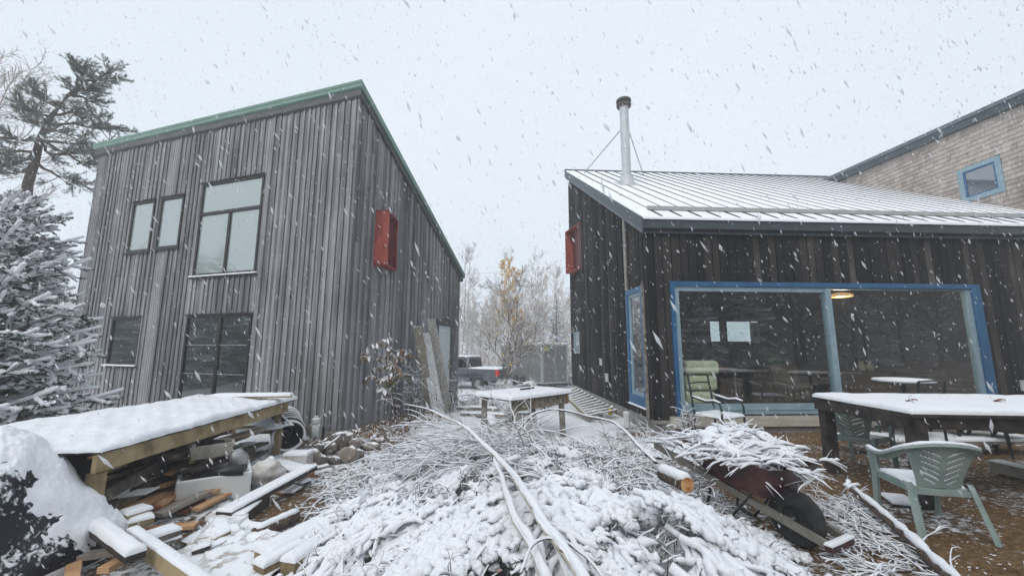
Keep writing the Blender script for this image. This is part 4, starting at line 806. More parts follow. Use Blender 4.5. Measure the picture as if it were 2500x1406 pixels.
# dark sill board below the sink with a snowy edge, and its props
plank('sill_board','long dark board with snow along its top running right below the sink','board',G(545,1262,.10),G(760,1145,.16),.16,.05,M_DARKWOOD,snow=.02,seed=3)
plank('log_block','short dark log block propping the sill board beneath the sink','log',G(575,1290,0),G(640,1235,0),.13,.12,M_DARKWOOD,snow=.012,seed=4)
mb=MB();mb.beam(G(756,1160,.02),G(758,1135,.16),.10,.07,0,.6);tag(mb.build('wood_block',M_REDWOOD),'reddish block under the right end of the sill board','block')
plank('shingle_offcut','thin snow-dusted offcut lying by itself right of the sill board','offcut',G(700,1205,.02),G(742,1178,.02),.13,.012,M_OLDWOOD,snow=.018,seed=6)
# snow-covered sheets right of the post, above drain end
plank('panel','white-snowed panel slanting down from the rack post towards the foam block','panel',G(668,1128,.07),G(742,1152,.05),.22,.02,M_OLDWOOD,snow=.03,seed=8)
plank('panel','narrow snowed panel lower down beside the foam block','panel',G(668,1165,.05),G(748,1182,.04),.14,.03,M_DARKWOOD,snow=.035,seed=9)
mb=MB();c=G(725,1138,.0);mb.box(c[0]-.16,c[0]+.16,c[1]-.08,c[1]+.12,0,.17);fb=mb.build('foam_block',M_SHEET);tag(fb,'white block wrapped in creased plastic in front of the drain pipe','block')
mb=MB();snow_slab(mb,c+V3(-.16,-.08,.17),c+V3(.16,-.08,.17),c+V3(.16,.12,.17),c+V3(-.16,.12,.17),.035,12,8,seed=2,edge=.04);mb.build('snow_cover',SNOW,fb,world=True,smooth=True)
plank('stick','thin snow-covered lath lying right of the foam block','stick',G(738,1155,.01),G(800,1140,.01),.05,.03,M_OLDWOOD,snow=.025,seed=10)
mb=MB();c=G(683,1175,.10);mb.beam(c,c+V3(.09,.02,.0),.025,.02);tag(mb.build('red_tool_handle',M_TAIL),'small red tool handle on the board right of the plastic bag','tool')
# ribbed drain pipe
c0=G(697,1107,0)+V3(.0,.05,.26);ax=unit(V3(-.55,.83,.12));dr=thing('drain_pipe','wide black ribbed drain pipe with a snow-rimmed open mouth','pipe',c0)
prof=[(.205,0),(.245,0)];
for i in range(7):
    h=.0+.13*i;prof+=[(.245,h+.02),(.245,h+.06),(.205,h+.075),(.205,h+.12),(.245,h+.13)]
mb=MB();mb.lathe(prof,c0,ax,40);mb.build('ribbed_wall',M_BLACKPS,dr,world=True);mb=MB();mb.lathe([(.204,0.01),(.20,.3),(.20,.95)],c0,ax,40);mb.lathe([(.2,.94),(0,.95)],c0,ax,20);mb.build('pipe_lining',M_BLACKP,dr,world=True)
mb=MB();u=unit(np.cross(ax,V3(0,0,1)));v=np.cross(u,ax);v=v if v[2]>0 else -v
an=np.linspace(0,2*np.pi,40);ring=np.array([c0-ax*.01+.225*(math.cos(q)*u+math.sin(q)*v) for q in an]);mb.tubes(ring[None],(.014+.010*np.abs(np.sin(an*1.0-.6)))[None]*1.,6,cap=False)
for i in range(1,7):
    aa=np.linspace(.15,np.pi-.15,20);rg=np.array([c0+ax*(.13*i+.04)+.25*(math.cos(q)*u+math.sin(q)*v) for q in aa]);mb.tubes(rg[None],np.full((1,20),.011)*np.sin(aa)**.5,5,cap=True)
mb.build('snow_on_rim',SNOW,dr,world=True,smooth=True)
mb=MB();mb.lathe([(.03,0),(.05,.0),(.055,.02),(.03,.03)],c0+ax*.5-v*.12,ax,16);mb.lathe([(.09,0),(.11,.0),(.115,.03),(.09,.03)],c0+ax*.55-v*.09,ax,20);mb.build('inner_pipe_end',M_GREYM,dr,world=True)
# coiled flex beside the drain mouth
mb=MB();cc=G(728,1085,.05)+V3(.10,.30,.12)
for i in range(5):mb.lathe([(.06,.0),(.11,.005),(.11,.03),(.06,.035)],cc+ax*(.045*i),unit(ax+V3(.5,-.2,0)),22)
tag(mb.build('flexible_hose_coil',M_CREAM),'coil of pale flexible duct leaning behind the drain pipe mouth','hose')
# snowed tarp slope behind post, in front of barn
mb=MB();n=20;A=[D(655,985,6.6),D(560,1060,6.3),D(660,1075,6.3),D(735,1045,6.9)]
Pg=np.array([[ (1-u)*(1-v)*G(560,1005,.5)+u*(1-v)*G(668,992,.72)+u*v*G(720,1040,.42)+(1-u)*v*G(580,1070,.30) for v in np.linspace(0,1,n)] for u in np.linspace(0,1,n)]);Pg[...,2]+=.03*lump(Pg*3);Pg[:,:,1]+=.0
mb.grid(Pg.transpose(1,0,2));o=mb.build('snowy_tarp',surf('blue_grey_tarp_with_snow',[(.03,.04,.07),(.05,.06,.10)],scale=6,rough=.5,snow=.18,snsc=14),smooth=True);sm_=o.modifiers.new('s','SOLIDIFY');sm_.thickness=.015;tag(o,'snow-dusted tarp sloping down between the rack post and the barn wall','tarp')
# pvc riser, dark stub
pv=thing('vent_riser','white plastic riser pipe with a screw cap and a bend against the barn foundation','pipe',G(745,1090,-.03));c=G(757,1090,0)
mb=MB();q=c+V3(.06,.02,0);mb.tube([q+V3(-.12,-.05,-.02),q+V3(-.03,-.01,.08),q+V3(0,0,.16),q+V3(0,0,.40)],[.055,.055,.055,.055],16);mb.build('pipe_body',M_PVC,pv,world=True,smooth=True)
mb=MB();mb.lathe([(.0,.0),(.068,.0),(.068,.06),(.058,.075),(.03,.08),(.03,.11),(0,.11)],q+V3(0,0,.38),sides=20);mb.build('screw_cap',M_PVC,pv,world=True)
c=G(787,1095,0);mb=MB();mb.tube([c,c+V3(0,0,.34)],.022,8);st=mb.build('iron_stake',M_BLACKP);tag(st,'dark iron stake standing by the barn foundation','stake')
# rocks
r=np.random.default_rng(23);
def rock(px,py,s,lab,sq=(1,1,.75),z=.0,tone=.5,group='stones heaped by the barn corner'):
    c=G(px,py,z);mb=MB();sc=V3(*sq)*s;mb.blob(c+V3(0,.0,sc[2]*.7),sc,r.uniform(0,9),.28,res=12,t=tone);return tag(mb.build('stone',M_ROCK,smooth=True),lab,'stone',group)
for px,py,s,lab,sq,z in [(762,1125,.13,'rounded brown stone at the left of the heap by the drain pipe',(1,.9,.8),0),(785,1140,.10,'small pale snow-capped stone low in the front of the heap',(.8,.8,1),0),(800,1108,.14,'dark stone in the middle of the heap below the iron stake',(1,.9,.8),0),(815,1133,.11,'ochre angular stone in front of the heap',(1.2,.8,.6),0),(850,1128,.15,'large round snow-topped stone at the right of the heap',(1,.9,.85),0),(872,1118,.11,'flat stone at the far right end of the heap',(1,.9,.7),0),(840,1095,.20,'biggest brown boulder at the back of the heap',(1.1,1,.8),0),(825,1082,.14,'stone with a thick snow cap behind the biggest boulder',(1.1,.7,.7),.08),(765,1142,.08,'flat little pale stone at the lower left of the heap',(1.2,.9,.5),0),(905,1095,.12,'lone low stone half buried toward the barn corner',(1.3,.9,.5),0),(780,1105,.10,'stone wedged under the snowy lath',(1,1,.8),.05),(865,1100,.13,'grey stone leaning on the big boulder',(.8,.9,.9),0),(925,1080,.09,'small snowy stone on the earth strip along the foundation',(1.3,.9,.5),0)]:
    rock(px,py,s,lab,sq,z,r.uniform(0,1))
plank('lath','snow-covered lath propped on the stones by the barn','lath',G(795,1095,.12),G(830,1068,.28),.05,.02,M_OLDWOOD,snow=.025,seed=11)
# leaf litter / rubble strip along the barn foundation
mb=MB();K=1500;P=np.stack([r.uniform(-.3,.9,K),r.uniform(-.9,2.6,K),np.zeros(K)],-1);c,s=math.cos(BA),math.sin(BA);Pw=BO[None]+np.stack([c*P[:,0]-s*P[:,1],s*P[:,0]+c*P[:,1],P[:,2]],-1)
Pw[:,2]=gz(Pw[:,0],Pw[:,1])+r.uniform(0,.07,K)+.10*np.exp(-((P[:,0]-.35)/.3)**2);V,F=leaves(r,Pw,.045);mb.add(V,F,0,np.repeat(r.uniform(0,1,K),1))
tag(mb.build('leaf_litter',M_DRYLEAF),'brown leaf litter and rubble banked along the barn foundation','leaf litter',kind='stuff')
# ---- foreground tarp mound
def tz(px,py,z):return G(px,py,z)
n1,n2=190,150
TC=G(60,1245,.30);U=np.linspace(-1,1,n1);Vv=np.linspace(-1,1,n2);UU,VV=np.meshgrid(U,Vv,indexing='ij')
rad=np.sqrt(UU**2+VV**2);
cx,cy=-4.12,3.02
Pg=np.stack([cx+UU*.90+.10*VV,cy+VV*.70,0*UU],-1);h=1.02*np.clip(1-np.abs(UU)**2.6,0,1)**.75*np.clip(1-np.abs(VV)**2.6,0,1)**.7
fold=.05*np.sin(Pg[...,0]*9+Pg[...,1]*5+2*lump(Pg*1.2))+.03*lump(Pg*5)
Pg[...,2]=.02+h*(1+.10*lump(Pg*1.6+3))+fold*np.clip(h*2.2,0,1)
Pg[...,0]+=.05*lump(Pg*2.4+9);Pg[...,1]+=.05*lump(Pg*2.2+5)
mb=MB();mb.grid(Pg.transpose(1,0,2));o=mb.build('tarp_mound',M_TARP,smooth=True);tag(o,'big black tarp draped over a heap and plastered with snow in the left foreground','tarp')
q=MB();P2=Pg.copy();nx_=np.gradient(P2[...,2],axis=0)/(np.gradient(P2[...,0],axis=0)+1e-6);ny_=np.gradient(P2[...,2],axis=1)/(np.gradient(P2[...,1],axis=1)+1e-6)
slope=np.sqrt(nx_**2+ny_**2);k=np.clip(1.80-slope*.50+.75*lump(P2*3.5)+.65*lump(P2*11)+.75*lump(P2*27+5)-3.4*np.clip((UU-.15)*2,0,1)*np.clip(.25-VV,0,1),0,1);k[0]=k[-1]=0;k[:,0]=k[:,-1]=0
P2[...,2]+=.040*k+.012*lump(P2*14)*k+.008*lump(P2*33)*k-.010*(1-k)
q.grid(P2.transpose(1,0,2));q.build('snow_on_tarp',SNOW,o,world=True,smooth=True)
# boards under and before the tarp
plank('beam','snow-blanketed timber poking out from under the tarp','beam',G(185,1262,.22),G(330,1368,.20),.11,.05,M_DARKWOOD,snow=.055,seed=13)
plank('beam','yellowish beam slanting to the lower edge beside the tarp','beam',G(318,1325,.14),G(500,1460,.06),.07,.11,M_TAN,snow=.02,seed=14,tone=.9)
for i,(a,b_,m_,z,l) in enumerate([((0,1345),(160,1330),M_DARKWOOD,.1,'dark board half hidden below the tarp'),((60,1385),(330,1345),M_OLDWOOD,.08,'thin grey board crossing the dark gap below the tarp'),((80,1340),(130,1300),M_REDWOOD,.24,'reddish board end poking out of the dark gap below the tarp'),((170,1440),(180,1380),M_REDWOOD,.05,'orange-brown upright board end in the dark gap'),((250,1400),(320,1360),M_REDWOOD,.10,'split board under the thin grey board near the beam')]):
    plank('board',l,'board',G(*a,z),G(*b_,z),.08,.04,m_,tone=.8)
for i,(x0,y0,x1,y1,z,l) in enumerate([(340,1330,432,1300,.12,'top snowed grey brick-like board of the small stack beside the beam'),(345,1345,435,1318,.06,'lower snowed grey board of the small stack beside the beam'),(300,1268,360,1250,.20,'short snowed board right under the tarp edge'),(310,1285,372,1270,.15,'second short snowed board under the tarp edge')]):
    plank('board',l,'board',G(x0,y0,z),G(x1,y1,z),.15,.045,M_OLDWOOD if i<2 else M_TAN,snow=.03,seed=20+i,tone=.4)
# crumpled white sheeting
def sheet(name,label,corners,amp,mat,n=36,seed=0,drop=0.,z0=.0):
    c=[np.asarray(q) for q in corners];u=np.linspace(0,1,n);U,W=np.meshgrid(u,u,indexing='ij')
    P=(1-U)[...,None]*(1-W)[...,None]*c[0]+U[...,None]*(1-W)[...,None]*c[1]+U[...,None]*W[...,None]*c[2]+(1-U)[...,None]*W[...,None]*c[3]
    P[...,2]+=amp*(lump(P*2.6+seed)+.5*lump(P*7+seed))*1.+amp*.9;e=np.minimum(np.minimum(U,1-U),np.minimum(W,1-W));P[...,:2]+=(.09*lump(P*4+seed)*(e<.2))[...,None]
    P[...,2]=np.maximum(P[...,2],gz(P[...,0],P[...,1])+.012)
    nn=np.cross(c[1]-c[0],c[3]-c[0]);mb=MB();mb.grid(P if nn[2]<0 else P.transpose(1,0,2));return tag(mb.build(name,mat,smooth=True),label,'sheet')
M_WSHEET=surf('plastic_sheet_under_snow',[(.40,.33,.25),(.66,.63,.60),(.76,.78,.80)],scale=4,rough=.5,bd=.02,bs=.7,snow=.78,snsc=10)
sheet('plastic_sheet','creased white plastic sheet half under snow between the stack and the planks',[G(440,1330,.03),G(520,1250,.10),G(640,1290,.04),G(470,1420,.03)],.030,M_WSHEET,seed=1)
sheet('plastic_sheet','snow-covered sheet spread at the bottom edge left of the planks',[G(450,1430,.03),G(560,1290,.05),G(720,1300,.04),G(660,1440,.04)],.025,M_WSHEET,seed=4)
# planks and logs
plank('plank','widest snow-covered plank pointing away to the brush heap','plank',G(640,1375,.06),G(842,1264,.10),.19,.07,M_TAN,snow=.045,seed=30,tone=.2)
plank('plank','short snow-covered plank in the middle of the three','plank',G(630,1405,.04),G(738,1350,.05),.13,.07,M_TAN,snow=.05,seed=31,tone=.1)
plank('plank','squared snow-covered timber with a bright cut end nearest the heap','plank',G(700,1412,.05),G(835,1318,.06),.12,.11,M_TAN,snow=.045,seed=32,tone=.3)
lg=thing('log','short dark log with snow along its top behind the planks','log',G(670,1270,0));a=G(622,1304,.05);b_=G(724,1258,.06);mb=MB();t=np.linspace(0,1,9)[:,None];P=a+(b_-a)*t;mb.tube(P,[.055,.06,.058,.06,.063,.06,.06,.058,.055],12);mb.build('trunk',M_BARK,lg,world=True,smooth=True)
mb=MB();mb.tubes((P+V3(0,0,.045))[None],(np.array([.03,.045,.04,.045,.04,.045,.04,.045,.035]))[None],8,flat=.7);mb.build('snow_cover',SNOW,lg,world=True,smooth=True)
# stray snowed scraps around the planks
for i,(x0,y0,x1,y1,l) in enumerate([(520,1320,560,1300,'small ochre scrap sticking from the creased sheet'),(470,1350,515,1335,'brown scrap lying on the creased sheet'),(560,1262,605,1245,'snowed scrap left of the log block')]):
    plank('wood_scrap',l,'scrap',G(x0,y0,.06),G(x1,y1,.08),.06,.03,M_TAN if i==0 else M_DARKWOOD,snow=.015,seed=40+i)
# ================================================================ BACK YARD
gp=lambda px,Y:V3(D(px,900,Y)[0],Y,float(gz(D(px,900,Y)[0],Y)))
# parked pickup
tp=gp(1216,21.3);fw=unit(V3(-.93,.37,0));trk=thing('pickup_truck','grey pickup truck dusted with snow, seen from its tail corner behind the far brush pile','truck',tp,math.atan2(fw[1],fw[0]))
wr_=.36;y0,y1=.0,-1.8      # near (left) side is y=0, truck spans towards -y
def prof_prism(mb,pts,ya,yb,m=0):mb.prism([(x,ya,z) for x,z in pts],(0,yb-ya,0),m)
mb=MB();body=[(0,.55),(0,1.12),(1.75,1.14),(1.78,1.16),(4.0,1.12),(5.15,1.02),(5.3,.9),(5.3,.5),(4.75,.45),(4.65,.75),(4.35,.88),(4.05,.75),(3.95,.42),(1.65,.42),(1.55,.75),(1.22,.90),(.88,.75),(.78,.5)]
prof_prism(mb,body,y0,y1);prof_prism(mb,[(1.72,1.12),(1.85,1.70),(2.1,1.76),(3.2,1.74),(3.45,1.66),(4.05,1.12)],-.08,-1.72);o=mb.build('body',M_CAR,trk);bm=o.modifiers.new('b','BEVEL');bm.width=.035;bm.segments=2
mb=MB();prof_prism(mb,[(1.93,1.18),(2.0,1.60),(2.62,1.65),(2.62,1.18)],-.065,-.078);prof_prism(mb,[(2.72,1.18),(2.72,1.65),(3.25,1.62),(3.75,1.18)],-.065,-.078);mb.prism([(1.72,-.22,1.25),(1.72,-1.58,1.25),(1.80,-1.52,1.62),(1.80,-.28,1.62)],(-.02,0,0));mb.build('side_window',M_CARGLASS,trk)
for x in(1.22,4.35):
    for yy in(-.02,-1.58):
        mb=MB();mb.lathe([(.20,0),(.33,0),(wr_,.03),(wr_,.20),(.33,.23),(.2,.23)],(x,yy+ .01,wr_),(0,-1,0),24);wl=mb.build('wheel',M_TYRE,trk);mb=MB();mb.lathe([(0,.03),(.10,.02),(.2,.05),(.2,.2)],(x,yy+.01,wr_),(0,-1,0),16);mb.build('rim',M_RIM,wl)
mb=MB();mb.box(-.03,.14,-.10,.015,.78,1.08);mb.build('tail_light',M_TAIL,trk);mb=MB();mb.box(-.03,.14,-1.815,-1.70,.78,1.08);mb.build('tail_light',M_TAIL,trk)
mb=MB();snow_slab(mb,(1.85,-.12,1.745),(3.3,-.12,1.735),(3.3,-1.68,1.735),(1.85,-1.68,1.745),.06,20,14,edge=.08,seed=3);snow_slab(mb,(0,-.0,1.115),(1.7,0,1.135),(1.7,-1.8,1.135),(0,-1.8,1.115),.05,20,14,edge=.06,seed=3);snow_slab(mb,(4.05,0,1.1),(5.1,0,1.0),(5.1,-1.8,1.0),(4.05,-1.8,1.1),.05,16,14,edge=.08,seed=3);mb.build('snow_cover',SNOW,trk,smooth=True)
mb=MB();prof_prism(mb,[(-.12,.48),(-.12,.64),(.02,.64),(.02,.48)],0,-1.8);mb.build('bumper',M_GREYM,trk)
# second vehicle, mostly hidden by the barn
t2=dup(trk,gp(1085,25.),math.atan2(.5,-.86),'darker vehicle whose end just shows past the barn behind the pickup');
# cargo trailer
tc_=gp(1323,21.0);tr=thing('cargo_trailer','grey enclosed cargo trailer with pale-framed double rear doors beside the house corner','trailer',tc_,math.radians(-3))
TW,TL,TZ0,TZ1=1.62,4.6,.38,2.42
mb=MB();mb.prism([(0,0,TZ0),(TW,0,TZ0),(TW+.9,TL,TZ0),(-1.9,TL,TZ0)],(0,0,0)) if False else mb.hexa([(0,0,TZ0),(TW,0,TZ0),(TW,TL,TZ0),(-.0,TL,TZ0),(0,0,TZ1),(TW,0,TZ1),(TW,TL,TZ1),(0,TL,TZ1)]);mb.build('body',M_TRAILER,tr)
tr.rotation_euler=(0,0,math.radians(28))
mb=MB();f=.07
for a in((-.012,f,-.02,-.001,TZ0,TZ1),(TW-f,TW+.012,-.02,-.001,TZ0,TZ1),(f,TW-f,-.02,-.001,TZ1-.09,TZ1),(f,TW-f,-.02,-.001,TZ0,TZ0+.07)):mb.box(*a)
mb.box(-.02,.0,-.02,.08,TZ0,TZ1);mb.box(-.02,-.001,.08,TL,TZ1-.08,TZ1);mb.box(-.02,-.001,.08,TL,TZ0,TZ0+.08);mb.build('frame',M_ALU,tr)
for a,b_ in((f+.005,TW/2-.02),(TW/2+.02,TW-f-.005)):
    mb=MB();mb.box(a,b_,-.028,-.003,TZ0+.08,TZ1-.10);dd=mb.build('door',M_TRAILER,tr);mb=MB();mb.box(a,a+.03,-.036,-.029,TZ0+.08,TZ1-.1);mb.box(b_-.03,b_,-.036,-.029,TZ0+.08,TZ1-.1);mb.build('edge_trim',M_ALU,dd)
mb=MB();mb.tube([(TW/2-.06,-.05,TZ0+.05),(TW/2-.06,-.05,TZ1-.06)],.014,6);mb.box(TW/2-.30,TW/2-.05,-.06,-.04,1.2,1.24);mb.build('lock_bar',M_GREYM,tr)
mb=MB();mb.box(.14,.42,-.036,-.029,2.06,2.26);mb.build('sticker',M_LABEL,tr)
mb=MB();snow_slab(mb,(-.02,-.02,TZ1),(TW+.02,-.02,TZ1),(TW+.02,TL,TZ1),(-.02,TL,TZ1),.06,16,30,edge=.06,seed=5);mb.build('snow_cover',SNOW,tr,smooth=True)
for yy in(1.9,2.7):
    mb=MB();mb.lathe([(.12,0),(.30,.0),(.33,.03),(.33,.19),(.3,.2)],(-.10,yy,.33),(1,0,0),20);mb.build('wheel',M_TYRE,tr)
mb=MB();mb.box(.05,TW-.05,.0,TL,.30,TZ0-.003);mb.build('chassis',M_BLACKP,tr)
# power line
a=D(1000,672,40);b_=D(1500,640,40);mb=MB();t=np.linspace(0,1,12)[:,None];P=a+(b_-a)*t;P[:,2]-=np.sin(np.pi*t[:,0])*.3;mb.tube(P,.012,4);tag(mb.build('power_line',M_BLACKP),'thin power line crossing the pale sky between the buildings','cable')
# ================================================================ brush helpers
def arcs(r,C,D_,L,n=6,droop=.5,wob=.10):
    """K curved twigs from C along D_ with length L"""
    K=len(C);d=D_/np.linalg.norm(D_,axis=1,keepdims=True);P=[C];s=(np.asarray(L).reshape(-1,1)/(n-1))
    for j in range(1,n):
        d=d+V3(0,0,-droop/n)+r.normal(0,wob,(K,3));d/=np.linalg.norm(d,axis=1,keepdims=True);P.append(P[-1]+d*s)
    return np.stack(P,1)
def snowy_twigs(r,mbT,mbS,P,rad,sr,cover=.85,sides=4,lift=.6):
    K,n,_=P.shape;R=np.broadcast_to(np.asarray(rad,float).reshape(-1,1),(K,1))*np.linspace(1,.45,n)[None]
    mbT.tubes(P,R,sides,0,cap=False)
    m=r.random(K)<cover;Q=P[m].copy();h=np.linalg.norm(np.diff(Q,axis=1),axis=2).sum(1);vert=np.abs(Q[:,-1,2]-Q[:,0,2])/(h+1e-6);kf=np.clip(1.15-vert,.25,1)[:,None]
    S=np.asarray(sr)*kf*r.uniform(.55,1.25,(len(Q),n));S[:,0]*=.6;S[:,-1]*=.55;Q[...,2]+=R[m]*lift+S*.45
    mbS.tubes(Q,S,5,0,cap=True,flat=.85)
def pile(name,label,c,rx,ry,h,K,L,rad,sr,seed,subK=4,base=True,kind='stuff',cat='brush',thinL=.35,yaw=None):
    r=np.random.default_rng(seed);mt,ms=MB(),MB();ph=r.uniform(0,6.28,K);q=np.sqrt(r.random(K));x=q*np.cos(ph)*rx;y=q*np.sin(ph)*ry;z=h*np.exp(-2*q**2)*r.uniform(.4,1.05,K)
    C=np.stack([x,y,z],-1)+c;out=np.stack([np.cos(ph),np.sin(ph),r.normal(0,.25,K)],-1);rd=r.normal(0,1,(K,3));rd[:,2]*=.25;Dd=out*.4+rd*.8 if yaw is None else out*.3+rd*.3+np.array(yaw)
    P=arcs(r,C-Dd*L*.3,Dd,L*r.uniform(.5,1.1,K),6,.35,.12);P[...,2]=np.maximum(P[...,2],c[2]+.02)
    snowy_twigs(r,mt,ms,P,rad*r.uniform(.5,1.3,K),sr)
    idx=np.repeat(np.arange(K),subK);t=r.integers(1,5,K*subK);p=P[idx,t];tan=P[idx,t]-P[idx,t-1];dd=tan/np.linalg.norm(tan,axis=1,keepdims=True)+r.normal(0,.6,(len(idx),3));Q=arcs(r,p,dd,thinL*r.uniform(.4,1.1,len(idx)),4,.3,.15);Q[...,2]=np.maximum(Q[...,2],c[2]+.02)
    snowy_twigs(r,mt,ms,Q,rad*.4,sr*.75)
    if base:
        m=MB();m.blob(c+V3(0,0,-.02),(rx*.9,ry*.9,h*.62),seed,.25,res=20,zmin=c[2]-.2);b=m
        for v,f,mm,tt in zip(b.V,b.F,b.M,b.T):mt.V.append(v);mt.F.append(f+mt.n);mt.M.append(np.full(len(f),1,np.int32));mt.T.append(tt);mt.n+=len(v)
    o=mt.build(name,[M_TWIG,M_PILEB],smooth=True);tag(o,label,cat,kind=kind);s=ms.build('snow_on_twigs',SNOWF,o,world=True,smooth=True);return o
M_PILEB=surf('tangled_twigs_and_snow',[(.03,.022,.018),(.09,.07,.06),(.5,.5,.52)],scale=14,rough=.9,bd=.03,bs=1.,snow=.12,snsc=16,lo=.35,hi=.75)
pile('brush_pile','smaller snowy brush pile standing before the pickup truck',gp(1225,12.0),1.15,.8,.80,260,.95,.010,.015,301,subK=5)
# scrap around it
g=gp(1178,10.6);mb=MB();mb.box(g[0]-.07,g[0]+.07,g[1]-.05,g[1]+.05,g[2],g[2]+.46);tag(mb.build('foam_post',M_WHITEP),'upright white foam block in front of the smaller brush pile','block')
for i,(x0,x1,Y_,z,l) in enumerate([(1150,1215,10.2,.12,'snowed beam lying across in front of the white foam block'),(1128,1180,10.0,.02,'snowed board left of the white foam block on the ground'),(1165,1240,9.7,.04,'long snowed board nearest below the white foam block'),(1120,1150,11.,.05,'short snowed board by the barn corner')]):
    a=gp(x0,Y_+.2);b_=gp(x1,Y_);plank('board',l,'board',a+V3(0,0,z),b_+V3(0,0,z),.14,.06,M_OLDWOOD,snow=.04,seed=60+i)
g=gp(1190,9.3);mb=MB();P=np.array([g+V3(0,0,.10),g+V3(.12,-.25,.10),g+V3(.2,-.8,.03)]);mb.tube(P,[.09,.10,.09],10);lgo=mb.build('log',M_SNOWLOG:=surf('log_under_snow',[(.05,.04,.03),(.1,.08,.06)],rough=.9,snow=-.1),smooth=True);tag(lgo,'snow-covered log pointing to the viewer below the white foam block','log')
tu=thing('upturned_barrel','small grey barrel on its side with a dark mouth and snow on top','barrel',gp(1285,12.3));g=gp(1285,12.3)
mb=MB();mb.lathe([(.24,0),(.30,.03),(.31,.28),(.28,.45),(0,.46)],g+V3(0,-.2,.50),unit(V3(.35,1,.1)),22);mb.lathe([(.24,0),(.23,.3),(0,.32)],g+V3(0,-.2,.50),unit(V3(.35,1,.1)),22);mb.build('shell',surf('grey_barrel_plastic',[(.22,.24,.24),(.3,.32,.32)],snow=.55,rough=.6),tu,world=True,smooth=True)
pile('woodpile_under_snow','little heap of snowed sticks under the grey barrel',gp(1290,12.0),.6,.4,.42,90,.5,.02,.03,302,subK=1)
# workbench
bc=[G(1250,976,.80),G(1397,957,.80),G(1360,941,.80),G(1236,957,.80)];wbn=thing('workbench','rough grey workbench with a snow-covered top between the two buildings','workbench',(bc[0]+bc[2])/2*V3(1,1,0)+V3(0,0,-.1))
# regularise: near edge direction e, depth direction d
e=bc[1]-bc[0];Lw=np.linalg.norm(e);e=e/Lw;d=V3(-e[1],e[0],0);Wd=.95
c0,c1,c2,c3=bc[0],bc[0]+e*Lw,bc[0]+e*Lw+d*Wd,bc[0]+d*Wd
mb=MB();mb.hexa([q+V3(0,0,-.03) for q in(c0,c1,c2,c3)]+[c0,c1,c2,c3]);wt=mb.build('top',M_OLDWOOD,wbn,world=True)
mb=MB();snow_slab(mb,c0,c1,c2,c3,.06,30,18,edge=.05,seed=7,rough=.2);mb.build('snow_cover',SNOW,wt,world=True,smooth=True)
mb=MB();mb.beam(c0+e*.12+d*.06+V3(0,0,-.12),c1-e*.06+d*.06+V3(0,0,-.12),.035,.17,0,.4);mb.build('apron',M_OLDWOODS,wbn,world=True)
mb=MB();mb.beam(c1-e*.12+d*.02+V3(0,0,-.09),c1-e*.10+d*.9+V3(0,0,-.09),.035,.15,0,.4);mb.build('apron',M_REDWOOD,wbn,world=True)
for u,v in((.16,.10),(Lw-.22,.10),(.16,Wd-.1),(Lw-.2,Wd-.1)):
    p=c0+e*u+d*v;mb=MB();mb.beam(p+V3(0,0,-.03),V3(p[0],p[1],-.08)+e*(-.03 if u<.5 else .05),.10,.09,0,.45,up=(0,1,0));mb.build('leg',M_OLDWOOD,wbn,world=True)
p=c0+e*.2+d*.12;mb=MB();mb.beam(p+V3(0,0,-.62),p+e*.45+V3(0,0,-.22),.05,.03,0,.5);mb.beam(p+V3(0,0,-.35),c0+e*.2+d*(Wd-.1)+V3(0,0,-.6),.04,.08,0,.5);mb.build('brace',M_OLDWOOD,wbn,world=True)
p=c0+e*(Lw*.45)+d*.50;mb=MB();mb.beam(p+V3(0,0,.075),p+e*.42+d*.06+V3(0,0,.075),.04,.035);tag(mb.build('iron_bar',M_BLACKP),'black iron bar lying in the snow on the workbench top','bar')
mb=MB();cpt=c0+e*.65+d*.5;mb.box(cpt[0]-.2,cpt[0]+.35,cpt[1]+.1,cpt[1]+.3,-.08,.42);tag(mb.build('white_board',M_WSHEET),'pale snowy panel standing under the workbench','panel')
# slatted frame leaning on the ground next to the house
A=G(1375,962,.45);B=G(1405,948,.50);C_=G(1512,1008,.06);D2=G(1440,1022,.06)
fr_=thing('slatted_frame','weathered slatted wooden frame sloping down beside the dark house wall','pallet',(A+D2)/2*V3(1,1,0))
mb=MB();mb.beam(A,D2,.05,.08,0,.9);mb.build('side_rail',M_OLDWOODS,fr_,world=True);mb=MB();mb.beam(B,C_,.05,.08,0,.9);mb.build('side_rail',M_OLDWOODS,fr_,world=True)
for i in range(12):
    t=(i+.4)/12;mb=MB();mb.beam(A+(D2-A)*t+V3(0,0,.05),B+(C_-B)*t+V3(0,0,.05),.085,.02,0,.9);mb.build('slat',M_OLDWOODS,fr_,world=True)
g=G(1490,1012,.02);mb=MB();mb.lathe([(0,0),(.05,0),(.06,.03),(.05,.12),(.02,.15),(0,.15)],g,sides=14);tag(mb.build('plastic_bottle',M_YELLOW,smooth=True),'small yellow plastic container at the foot of the slatted frame','container')
g=G(1531,1042,0);mb=MB();mb.lathe([(0,0),(.065,0),(.065,.22),(.075,.225),(.075,.29),(.06,.31),(0,.315)],g,sides=20);tag(mb.build('standpipe',M_PVC,smooth=False),'short white capped pipe standing by the house foundation','pipe')
r=np.random.default_rng(33)
for i,(px,py,s,l) in enumerate([(1500,1000,.12,'snowy stone behind the yellow container'),(1640,1052,.13,'low stone under the house corner'),(1460,1018,.10,'small stone below the slatted frame')]):rock(px,py,s,l,(1.2,.9,.6),0,.5,'stones by the house foundation')
